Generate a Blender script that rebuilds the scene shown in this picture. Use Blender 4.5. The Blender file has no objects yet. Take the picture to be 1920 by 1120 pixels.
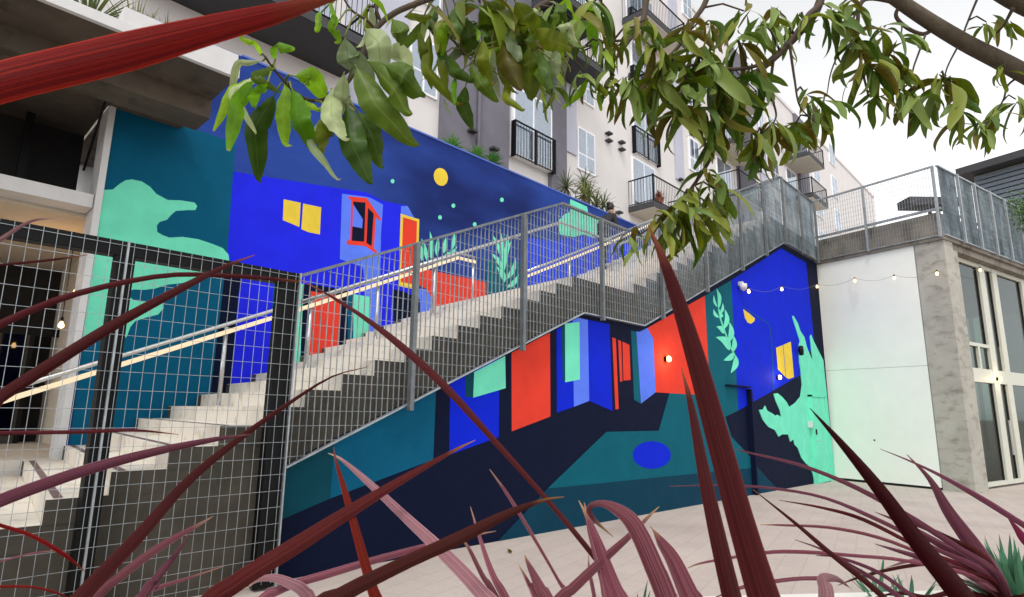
import bpy, bmesh, math, random
from mathutils import Vector, Matrix
# World frame: X runs along the painted stair wall (0 = its corner with the pale building),
# Y goes back into the block (0 = face of the stair wall), Z is up. Metres.
CAM_LOC = (-16.5425, -4.6741, 1.55)
CAM_RIGHT = (0.688566, -0.725063, 0.012685)
CAM_UP = (-0.144714, -0.120246, 0.98214)
CAM_BACK = (-0.710588, -0.678104, -0.187724)
scene = bpy.context.scene
# ------------------------------------------------------------------ camera
cd_ = bpy.data.cameras.new('camera'); cam = bpy.data.objects.new('camera', cd_)
scene.collection.objects.link(cam); scene.camera = cam
cd_.sensor_fit = 'HORIZONTAL'; cd_.sensor_width = 36.0; cd_.lens = 20.83
cd_.clip_start = 0.02; cd_.clip_end = 2000
m = Matrix.Identity(4)
for c, v in enumerate((CAM_RIGHT, CAM_UP, CAM_BACK)):
    for r_ in range(3): m[r_][c] = v[r_]
m.translation = Vector(CAM_LOC); cam.matrix_world = m
cd_.dof.use_dof = True; cd_.dof.focus_distance = 7.0; cd_.dof.aperture_fstop = 16.0
# ------------------------------------------------------------------ sky, sun, exposure
SUN_EL, SUN_AZ = math.radians(58), math.radians(-150)     # azimuth from +X, counter-clockwise
world = bpy.data.worlds.new('World'); scene.world = world; world.use_nodes = True
wn = world.node_tree; wn.nodes.clear()
wo = wn.nodes.new('ShaderNodeOutputWorld'); bg = wn.nodes.new('ShaderNodeBackground')
sky = wn.nodes.new('ShaderNodeTexSky'); sky.sky_type = 'NISHITA'; sky.sun_disc = False
sky.sun_elevation = SUN_EL; sky.sun_rotation = math.radians(90) - SUN_AZ
sky.dust_density = 0.6; sky.air_density = 1.0; sky.ozone_density = 1.0
hs = wn.nodes.new('ShaderNodeHueSaturation'); hs.inputs['Saturation'].default_value = 0.04
wn.links.new(sky.outputs[0], hs.inputs['Color']); wn.links.new(hs.outputs[0], bg.inputs['Color'])
bg.inputs['Strength'].default_value = 0.15; wn.links.new(bg.outputs[0], wo.inputs['Surface'])
sd = bpy.data.lights.new('sun', 'SUN'); sd.energy = 0.9; sd.angle = math.radians(14); sd.color = (1, .955, .89)
so = bpy.data.objects.new('sun', sd); scene.collection.objects.link(so)
sv = Vector((math.cos(SUN_EL)*math.cos(SUN_AZ), math.cos(SUN_EL)*math.sin(SUN_AZ), math.sin(SUN_EL)))
so.rotation_euler = sv.to_track_quat('Z', 'Y').to_euler()
vs = scene.view_settings
scene.display_settings.display_device = 'sRGB'; vs.view_transform = 'Standard'; vs.look = 'None'
vs.exposure = 1.08; vs.gamma = 1.0; vs.use_curve_mapping = False
scene.render.engine = 'CYCLES'

# ------------------------------------------------------------------ helpers
COL = scene.collection
def lin(c):
    f = lambda v: v/12.92 if v <= .04045 else ((v+.055)/1.055)**2.4
    return tuple(f(x/255) for x in c) + (1.0,)
def tag(o, label=None, cat=None, group=None, kind=None):
    if label: o['label'] = label
    if cat: o['category'] = cat
    if group: o['group'] = group
    if kind: o['kind'] = kind
    return o
def empty(name, loc=(0, 0, 0), label=None, cat=None, group=None):
    o = bpy.data.objects.new(name, None); COL.objects.link(o); o.location = loc; o.empty_display_size = .1
    return tag(o, label, cat, group)
def link(name, me, parent=None):
    o = bpy.data.objects.new(name, me); COL.objects.link(o)
    if parent is not None:
        o.parent = parent; o.matrix_parent_inverse = Matrix.Translation(parent.location).inverted()
    return o
class MB:
    """collects geometry in world metres, builds ONE mesh object"""
    def __init__(s): s.v = []; s.f = []; s.mi = []; s.uv = {}
    def face(s, pts, mi=0):
        b = len(s.v); s.v += [tuple(p) for p in pts]; s.f.append(tuple(range(b, b+len(pts)))); s.mi.append(mi); return s
    def obox(s, o, ax, ay, az, mi=0):
        o, ax, ay, az = map(Vector, (o, ax, ay, az)); b = len(s.v)
        for k in range(8): s.v.append(tuple(o+ax*(k & 1)+ay*((k >> 1) & 1)+az*((k >> 2) & 1)))
        fs = [(0,2,3,1),(4,5,7,6),(0,1,5,4),(2,6,7,3),(0,4,6,2),(1,3,7,5)]
        if ax.cross(ay).dot(az) < 0: fs = [f[::-1] for f in fs]
        s.f += [tuple(b+i for i in f) for f in fs]; s.mi += [mi]*6; return s
    def box(s, x0, x1, y0, y1, z0, z1, mi=0): return s.obox((x0,y0,z0),(x1-x0,0,0),(0,y1-y0,0),(0,0,z1-z0),mi)
    def prism(s, poly, ext, mi=0, side=None):
        ext = Vector(ext); n = len(poly); b = len(s.v); P = [Vector(p) for p in poly]
        nrm = Vector((0,0,0))
        for i in range(n): nrm += P[i].cross(P[(i+1) % n])
        if nrm.dot(ext) > 0: P = P[::-1]
        s.v += [tuple(p) for p in P]+[tuple(p+ext) for p in P]
        s.f.append(tuple(range(b, b+n))); s.f.append(tuple(range(b+2*n-1, b+n-1, -1))); s.mi += [mi, mi]
        for i in range(n):
            j = (i+1) % n; s.f.append((b+j, b+i, b+n+i, b+n+j)); s.mi.append(mi if side is None else side)
        return s
    def bar(s, a, c, w, h, up=(0, 0, 1), mi=0):
        a, c = Vector(a), Vector(c); t = (c-a).normalized(); sd_ = t.cross(Vector(up))
        if sd_.length < 1e-4: sd_ = Vector((1, 0, 0))
        sd_.normalize(); u = sd_.cross(t)
        return s.obox(a-sd_*w/2-u*h/2, c-a, sd_*w, u*h, mi)
    def tube(s, pts, rad, n=8, cap=True, mi=0):
        P = [Vector(p[:3]) for p in pts]; b = len(s.v); m_ = len(P)
        ref = None
        for i, p in enumerate(P):
            t = (P[min(i+1, m_-1)]-P[max(i-1, 0)]).normalized()
            if ref is None: ref = t.orthogonal().normalized()
            ref = (ref-t*ref.dot(t)); ref = ref.normalized() if ref.length > 1e-5 else t.orthogonal().normalized()
            bn = t.cross(ref); r_ = rad[i] if isinstance(rad, (list, tuple)) else rad
            for k in range(n):
                a = 2*math.pi*k/n; s.v.append(tuple(p+ref*math.cos(a)*r_+bn*math.sin(a)*r_))
        for i in range(m_-1):
            for k in range(n):
                q = (k+1) % n; s.f.append((b+i*n+k, b+i*n+q, b+(i+1)*n+q, b+(i+1)*n+k)); s.mi.append(mi)
        if cap:
            s.f.append(tuple(b+k for k in range(n))[::-1]); s.f.append(tuple(b+(m_-1)*n+k for k in range(n))); s.mi += [mi, mi]
        return s
    def lathe(s, c, prof, n=12, mi=0):
        c = Vector(c); b = len(s.v); m_ = len(prof)
        for r_, z in prof:
            for k in range(n):
                a = 2*math.pi*k/n; s.v.append((c.x+r_*math.cos(a), c.y+r_*math.sin(a), c.z+z))
        for i in range(m_-1):
            for k in range(n):
                q = (k+1) % n; s.f.append((b+i*n+k, b+i*n+q, b+(i+1)*n+q, b+(i+1)*n+k)); s.mi.append(mi)
        s.f.append(tuple(b+k for k in range(n))[::-1]); s.f.append(tuple(b+(m_-1)*n+k for k in range(n))); s.mi += [mi, mi]
        return s
    def build(s, name, mats, parent=None, smooth=False, bevel=0):
        me = bpy.data.meshes.new(name); me.from_pydata(s.v, [], s.f)
        mats = mats if isinstance(mats, (list, tuple)) else [mats]
        for x in mats: me.materials.append(x)
        if len(mats) > 1: me.polygons.foreach_set('material_index', s.mi)
        if smooth: me.polygons.foreach_set('use_smooth', [True]*len(me.polygons))
        me.update()
        o = link(name, me, parent)
        if bevel:
            bv = o.modifiers.new('bevel', 'BEVEL'); bv.width = bevel; bv.segments = 2; bv.limit_method = 'ANGLE'
        return o

# ------------------------------------------------------------------ materials
MATS = {}
def newmat(name):
    mt = bpy.data.materials.new(name); mt.use_nodes = True; nt = mt.node_tree
    return mt, nt, nt.nodes['Principled BSDF'], nt.nodes, nt.links
def noise(nt, scale, detail=4, rough=.55, stretch=None, coord='Object'):
    tc = nt.nodes.new('ShaderNodeNewGeometry') if coord == 'World' else nt.nodes.new('ShaderNodeTexCoord')
    out = tc.outputs['Position'] if coord == 'World' else tc.outputs[coord]
    if stretch:
        mp = nt.nodes.new('ShaderNodeMapping'); mp.inputs['Scale'].default_value = stretch
        nt.links.new(out, mp.inputs['Vector']); out = mp.outputs[0]
    n = nt.nodes.new('ShaderNodeTexNoise'); n.inputs['Scale'].default_value = scale
    n.inputs['Detail'].default_value = detail; n.inputs['Roughness'].default_value = rough
    nt.links.new(out, n.inputs['Vector']); return n.outputs['Fac']
def ramp(nt, fac, stops):
    r_ = nt.nodes.new('ShaderNodeValToRGB'); e = r_.color_ramp.elements
    while len(e) < len(stops): e.new(.5)
    for k, (p, c) in enumerate(stops): e[k].position = p; e[k].color = c
    nt.links.new(fac, r_.inputs[0]); return r_.outputs['Color']
def mixc(nt, fac, a, b, mode='MIX'):
    mx = nt.nodes.new('ShaderNodeMix'); mx.data_type = 'RGBA'; mx.blend_type = mode
    for sock, v in ((mx.inputs[0], fac), (mx.inputs[6], a), (mx.inputs[7], b)):
        if hasattr(v, 'links'): nt.links.new(v, sock)
        else: sock.default_value = v
    return mx.outputs[2]
def bump(nt, bs, h, strength, dist=.01):
    b = nt.nodes.new('ShaderNodeBump'); b.inputs['Strength'].default_value = strength; b.inputs['Distance'].default_value = dist
    nt.links.new(h, b.inputs['Height']); nt.links.new(b.outputs[0], bs.inputs['Normal'])
def sc(c, k): return (c[0]*k, c[1]*k, c[2]*k, 1)
def surface(name, rgb, rough=.7, var=.12, scale=6, metal=0, bstr=.15, bscale=90, dirt=None, spec=.4, stretch=None):
    if name in MATS: return MATS[name]
    mt, nt, bs, N, L = newmat(name); c = lin(rgb)
    col = ramp(nt, noise(nt, scale, 5, .6, stretch, 'World'), [(.3, sc(c, 1-var)), (.7, sc(c, 1+var))])
    if dirt:
        f = noise(nt, dirt[1], 6, .65, dirt[2] if len(dirt) > 2 else None, 'World')
        mk = ramp(nt, f, [(dirt[3] if len(dirt) > 3 else .52, (0, 0, 0, 1)), (.75, (1, 1, 1, 1))])
        col = mixc(nt, mk, col, lin(dirt[0]))
    L.new(col, bs.inputs['Base Color'])
    rr = nt.nodes.new('ShaderNodeMapRange'); L.new(noise(nt, scale*3, 3, .5, None, 'World'), rr.inputs[0])
    rr.inputs[3].default_value = max(0, rough-.1); rr.inputs[4].default_value = min(1, rough+.1); L.new(rr.outputs[0], bs.inputs['Roughness'])
    bs.inputs['Metallic'].default_value = metal; bs.inputs['Specular IOR Level'].default_value = spec
    if bstr: bump(nt, bs, noise(nt, bscale, 4, .6, None, 'World'), bstr, .006)
    MATS[name] = mt; return mt
def glow(name, rgb, strength):
    mt, nt, bs, N, L = newmat(name); bs.inputs['Base Color'].default_value = lin(rgb)
    bs.inputs['Emission Color'].default_value = lin(rgb); bs.inputs['Emission Strength'].default_value = strength; return mt
PAINT = dict(navy=(4, 13, 40), blue=(2, 32, 190), blue2=(38, 66, 206), indigo=(28, 36, 212), periwinkle=(84, 116, 226),
             red=(208, 58, 42), mint=(106, 210, 178), gold=(214, 186, 62), teal=(0, 80, 110), teal2=(0, 84, 100),
             deepteal=(2, 62, 76), darkteal=(2, 52, 72), bluegreen=(8, 62, 150), nightsky=(50, 80, 170), nightdark=(26, 44, 116))
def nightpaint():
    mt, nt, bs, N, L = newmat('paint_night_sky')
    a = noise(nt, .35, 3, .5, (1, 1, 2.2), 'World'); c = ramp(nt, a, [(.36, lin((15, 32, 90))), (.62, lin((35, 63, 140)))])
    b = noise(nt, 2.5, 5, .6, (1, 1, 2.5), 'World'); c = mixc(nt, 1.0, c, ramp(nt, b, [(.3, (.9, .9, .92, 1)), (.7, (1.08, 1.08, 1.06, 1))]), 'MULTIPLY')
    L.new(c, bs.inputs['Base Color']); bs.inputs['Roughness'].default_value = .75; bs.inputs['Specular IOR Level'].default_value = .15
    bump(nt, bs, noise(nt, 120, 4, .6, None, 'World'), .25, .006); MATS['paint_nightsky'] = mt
def paint(k):
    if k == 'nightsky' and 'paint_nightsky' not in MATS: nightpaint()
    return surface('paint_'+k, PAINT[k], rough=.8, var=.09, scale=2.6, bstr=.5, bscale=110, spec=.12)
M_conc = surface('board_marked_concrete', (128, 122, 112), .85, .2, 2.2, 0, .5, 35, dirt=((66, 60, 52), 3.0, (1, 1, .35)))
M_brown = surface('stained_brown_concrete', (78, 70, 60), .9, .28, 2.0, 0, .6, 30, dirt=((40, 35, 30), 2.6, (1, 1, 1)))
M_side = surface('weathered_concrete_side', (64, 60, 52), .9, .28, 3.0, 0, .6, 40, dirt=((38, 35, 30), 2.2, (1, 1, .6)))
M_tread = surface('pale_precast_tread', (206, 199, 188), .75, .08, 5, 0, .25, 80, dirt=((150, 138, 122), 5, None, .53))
M_strip = surface('brown_grip_strip', (104, 86, 84), .8, .1, 20)
M_galv = surface('galvanised_steel', (158, 164, 168), .48, .2, 14, .75, .05, 60, dirt=((120, 128, 134), 5, (1, 1, .3)))
M_galvd = surface('weathered_and_shaded_galvanised', (138, 150, 156), .55, .3, 5, .5, .05, 60, dirt=((66, 78, 84), 3, (1.6, 1.6, .25), .42))  # weathered deck steel, also the shaded tone of the upper stair screen
M_black = surface('black_powder_coat', (5, 5, 6), .55, .15, 20, 0, .05, spec=.2)
M_post = surface('dull_galvanised_post', (112, 117, 120), .55, .2, 9, .6, .05, 60, dirt=((82, 88, 92), 5, (1, 1, .3)))
M_steel = surface('brushed_stainless', (190, 190, 190), .3, .08, 30, .9, .0)
M_white = surface('off_white_panel', (218, 221, 214), .7, .03, 2, 0, .12, 160, dirt=((196, 198, 190), 1.5, (1, 1, .3), .6))
M_cream = surface('cream_frame', (186, 187, 174), .55, .05, 8, 0, .03)
M_beige = surface('beige_stucco', (207, 203, 202), .85, .04, 1.2, 0, .3, 120)
M_greyst = surface('dark_grey_stucco', (104, 102, 112), .85, .1, 1.5, 0, .3, 120)
M_lav = surface('pale_grey_stucco', (176, 178, 192), .85, .06, 1.5, 0, .3, 120)
M_vinyl = surface('white_vinyl_frame', (236, 236, 240), .4, .03, 8, 0, 0)
M_darkslab = surface('dark_grey_slab', (56, 56, 60), .7, .12, 6)
M_soffit = surface('cream_soffit', (206, 200, 186), .8, .05, 4)
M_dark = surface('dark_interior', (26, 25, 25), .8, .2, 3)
M_ltgrey = surface('light_grey_beam', (196, 196, 196), .7, .06, 4)
M_warmwall = surface('plaster_ceiling', (196, 186, 170), .8, .05, 3)
M_plinth = surface('planter_concrete', (206, 204, 198), .7, .06, 6)
M_soil = surface('planting_soil', (58, 46, 38), .95, .3, 18, 0, .9, 40)
M_bark = surface('brown_bark', (80, 70, 58), .9, .25, 16, 0, .8, 60, stretch=(1, 1, .4))
M_twig = surface('twig_bark', (66, 54, 42), .85, .2, 30)
M_trunk = surface('fibrous_trunk', (92, 74, 60), .9, .3, 30, 0, .9, 80)
M_terracotta = surface('terracotta', (150, 88, 60), .8, .1, 10)
M_bulb = glow('warm_bulb', (255, 196, 120), 3.2)
M_led = glow('handrail_led', (236, 214, 178), .05)
def glassmat(name, tint, refl=.9):
    mt, nt, bs, N, L = newmat(name); N.remove(bs)
    g = N.new('ShaderNodeBsdfGlossy'); g.inputs['Roughness'].default_value = .04; g.inputs['Color'].default_value = (.9, .93, .95, 1)
    t = N.new('ShaderNodeBsdfTransparent'); t.inputs['Color'].default_value = lin(tint)
    fr = N.new('ShaderNodeFresnel'); fr.inputs['IOR'].default_value = 1.75
    mu = N.new('ShaderNodeMath'); mu.operation = 'MULTIPLY_ADD'; L.new(fr.outputs[0], mu.inputs[0]); mu.inputs[1].default_value = refl; mu.inputs[2].default_value = .06
    mx = N.new('ShaderNodeMixShader'); L.new(mu.outputs[0], mx.inputs[0]); L.new(t.outputs[0], mx.inputs[1]); L.new(g.outputs[0], mx.inputs[2])
    L.new(mx.outputs[0], N['Material Output'].inputs['Surface']); return mt
M_glass = glassmat('window_glass', (112, 138, 126), .3)
M_glassd = glassmat('dark_window_glass', (90, 100, 108))
M_glassw = glassmat('pale_window_glass', (246, 249, 252), .7)
M_skytint = surface('sky_tint_backing', (206, 212, 226), .8, .06, 3)  # pale blue tone painted in for sky reflected by the windows
def pavingmat():
    mt, nt, bs, N, L = newmat('pale_paving'); g = N.new('ShaderNodeNewGeometry')
    mp = N.new('ShaderNodeMapping'); mp.inputs['Rotation'].default_value = (0, 0, math.radians(-13)); L.new(g.outputs['Position'], mp.inputs['Vector'])
    br = N.new('ShaderNodeTexBrick'); L.new(mp.outputs[0], br.inputs['Vector']); br.inputs['Scale'].default_value = 1
    br.inputs['Brick Width'].default_value = .4; br.inputs['Row Height'].default_value = .2; br.inputs['Mortar Size'].default_value = .006
    br.inputs['Color1'].default_value = lin((174, 163, 156)); br.inputs['Color2'].default_value = lin((169, 158, 151)); br.inputs['Mortar'].default_value = lin((162, 151, 144))
    n = ramp(nt, noise(nt, .8, 6, .65, None, 'World'), [(.25, (.78, .76, .74, 1)), (.45, (.95, .94, .93, 1)), (.7, (1.05, 1.04, 1.03, 1))])
    n2 = ramp(nt, noise(nt, 60, 3, .6, None, 'World'), [(.3, (.9, .9, .9, 1)), (.7, (1.06, 1.06, 1.06, 1))])
    c = mixc(nt, 1.0, mixc(nt, 1.0, br.outputs['Color'], n, 'MULTIPLY'), n2, 'MULTIPLY'); L.new(c, bs.inputs['Base Color'])
    bs.inputs['Roughness'].default_value = .85; bump(nt, bs, br.outputs['Fac'], -.25, .004); return mt
M_pave = pavingmat()
def leafmat(name, rgb, under, tip=None, trans=.35, stripe=False, rough=.45):
    mt, nt, bs, N, L = newmat(name); uv = N.new('ShaderNodeUVMap'); uv.uv_map = 'UVMap'
    sp = N.new('ShaderNodeSeparateXYZ'); L.new(uv.outputs[0], sp.inputs[0])
    oi = N.new('ShaderNodeObjectInfo'); c = lin(rgb)
    if stripe:
        mp = N.new('ShaderNodeMapping'); mp.inputs['Scale'].default_value = (15, .4, 1); L.new(uv.outputs[0], mp.inputs['Vector'])
        ad = N.new('ShaderNodeVectorMath'); L.new(mp.outputs[0], ad.inputs[0])
        cb = N.new('ShaderNodeCombineXYZ'); L.new(oi.outputs['Random'], cb.inputs['Z']); L.new(oi.outputs['Random'], cb.inputs['X'])
        mu = N.new('ShaderNodeVectorMath'); mu.operation = 'SCALE'; mu.inputs['Scale'].default_value = 37; L.new(cb.outputs[0], mu.inputs[0]); L.new(mu.outputs[0], ad.inputs[1])
        nz = N.new('ShaderNodeTexNoise'); nz.inputs['Scale'].default_value = 1.6; nz.inputs['Detail'].default_value = 9; nz.inputs['Roughness'].default_value = .68; L.new(ad.outputs[0], nz.inputs['Vector'])
        col = ramp(nt, nz.outputs['Fac'], [(.30, sc(c, .42)), (.5, c), (.72, sc(lin(under), 1.0))])
        sb = N.new('ShaderNodeMath'); sb.operation = 'SUBTRACT'; L.new(sp.outputs[0], sb.inputs[0]); sb.inputs[1].default_value = .5
        ab = N.new('ShaderNodeMath'); ab.operation = 'ABSOLUTE'; L.new(sb.outputs[0], ab.inputs[0])
        ed = ramp(nt, ab.outputs[0], [(.46, (0, 0, 0, 1)), (.5, (.8, .8, .8, 1))]); col = mixc(nt, ed, col, sc(lin(under), 1.35))
        fine = N.new('ShaderNodeTexNoise'); fine.inputs['Scale'].default_value = 6; fine.inputs['Detail'].default_value = 4; L.new(ad.outputs[0], fine.inputs['Vector'])
        bump(nt, bs, fine.outputs['Fac'], .6, .002)
    else:
        n = noise(nt, 22, 4, .6); col = ramp(nt, n, [(.3, sc(c, .72)), (.7, sc(c, 1.25))])
        rb = N.new('ShaderNodeMath'); rb.operation = 'ABSOLUTE'; su = N.new('ShaderNodeMath'); su.operation = 'SUBTRACT'; L.new(sp.outputs[0], su.inputs[0]); su.inputs[1].default_value = .5
        L.new(su.outputs[0], rb.inputs[0]); mid = ramp(nt, rb.outputs[0], [(.0, (1, 1, 1, 1)), (.05, (0, 0, 0, 1))])
        col = mixc(nt, mixc(nt, .5, (0, 0, 0, 1), mid), col, sc(lin(under), .9))
        wv = N.new('ShaderNodeTexWave'); wv.bands_direction = 'Y'; wv.inputs['Scale'].default_value = 3.2; wv.inputs['Distortion'].default_value = 5.0; L.new(uv.outputs[0], wv.inputs['Vector'])
        bump(nt, bs, wv.outputs['Fac'], .10, .002)
        geo = N.new('ShaderNodeNewGeometry'); col = mixc(nt, geo.outputs['Backfacing'], col, lin(under))
    hv = N.new('ShaderNodeHueSaturation'); L.new(col, hv.inputs['Color'])
    mr = N.new('ShaderNodeMapRange'); L.new(oi.outputs['Random'], mr.inputs[0]); mr.inputs[3].default_value = .72; mr.inputs[4].default_value = 1.22 if stripe else 1.4; L.new(mr.outputs[0], hv.inputs['Value'])
    mh = N.new('ShaderNodeMapRange'); L.new(oi.outputs['Random'], mh.inputs[0]); mh.inputs[3].default_value = .505 if stripe else .518; mh.inputs[4].default_value = .495 if stripe else .482; L.new(mh.outputs[0], hv.inputs['Hue'])
    col = hv.outputs[0]
    if tip:
        tm = ramp(nt, sp.outputs[1], [(.93, (0, 0, 0, 1)), (.99, (1, 1, 1, 1))]); col = mixc(nt, tm, col, lin(tip))
    L.new(col, bs.inputs['Base Color']); bs.inputs['Roughness'].default_value = rough; bs.inputs['Specular IOR Level'].default_value = .12 if stripe else .25
    tr = N.new('ShaderNodeBsdfTranslucent'); L.new(col, tr.inputs['Color'])
    mx = N.new('ShaderNodeMixShader'); mx.inputs[0].default_value = trans; L.new(bs.outputs[0], mx.inputs[1]); L.new(tr.outputs[0], mx.inputs[2])
    L.new(mx.outputs[0], N['Material Output'].inputs['Surface']); return mt
STRAP = dict(dark=leafmat('maroon_strap_leaf', (66, 14, 18), (96, 40, 42), (120, 66, 46), .12, True),
             red=leafmat('red_strap_leaf', (100, 10, 7), (164, 46, 24), (120, 60, 40), .15, True),
             brown=leafmat('brown_red_strap_leaf', (62, 16, 14), (88, 38, 30), (150, 100, 50), .12, True),
             mauve=leafmat('mauve_strap_leaf', (88, 40, 54), (146, 104, 120), (110, 70, 74), .2, True),
             pink=leafmat('pink_strap_leaf', (116, 62, 72), (168, 122, 132), (160, 124, 104), .2, True),
             rose=leafmat('rose_strap_leaf', (104, 50, 60), (168, 124, 134), (170, 134, 96), .2, True),
             pale=leafmat('pale_pink_strap_leaf', (142, 98, 104), (178, 146, 152), (186, 164, 146), .25, True),
             maroon=leafmat('deep_maroon_strap_leaf', (48, 5, 9), (66, 12, 15), (48, 8, 10), .08, True),
             magenta=leafmat('magenta_strap_leaf', (100, 22, 50), (124, 46, 76), (90, 26, 48), .2, True))
TREE = dict(green=leafmat('deep_green_leaf', (66, 92, 20), (108, 130, 66), None, .4),
            olive=leafmat('olive_leaf', (92, 106, 16), (120, 132, 52), (96, 48, 22), .45),
            bright=leafmat('lime_green_leaf', (108, 152, 22), (140, 170, 60), (150, 160, 70), .55),
            pale=leafmat('pale_leaf_underside', (132, 146, 104), (92, 116, 44), (150, 140, 90), .3),
            brown=leafmat('browning_leaf', (88, 80, 18), (112, 108, 44), (90, 42, 18), .4))
M_aloe = leafmat('blue_green_succulent_leaf', (44, 88, 66), (74, 116, 92), (110, 110, 60), .15)
M_yucca = leafmat('spiky_green_leaf', (58, 84, 34), (110, 120, 70), (130, 120, 60), .25)
M_fern = leafmat('small_green_leaf', (56, 112, 36), (90, 140, 60), None, .3)

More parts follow.
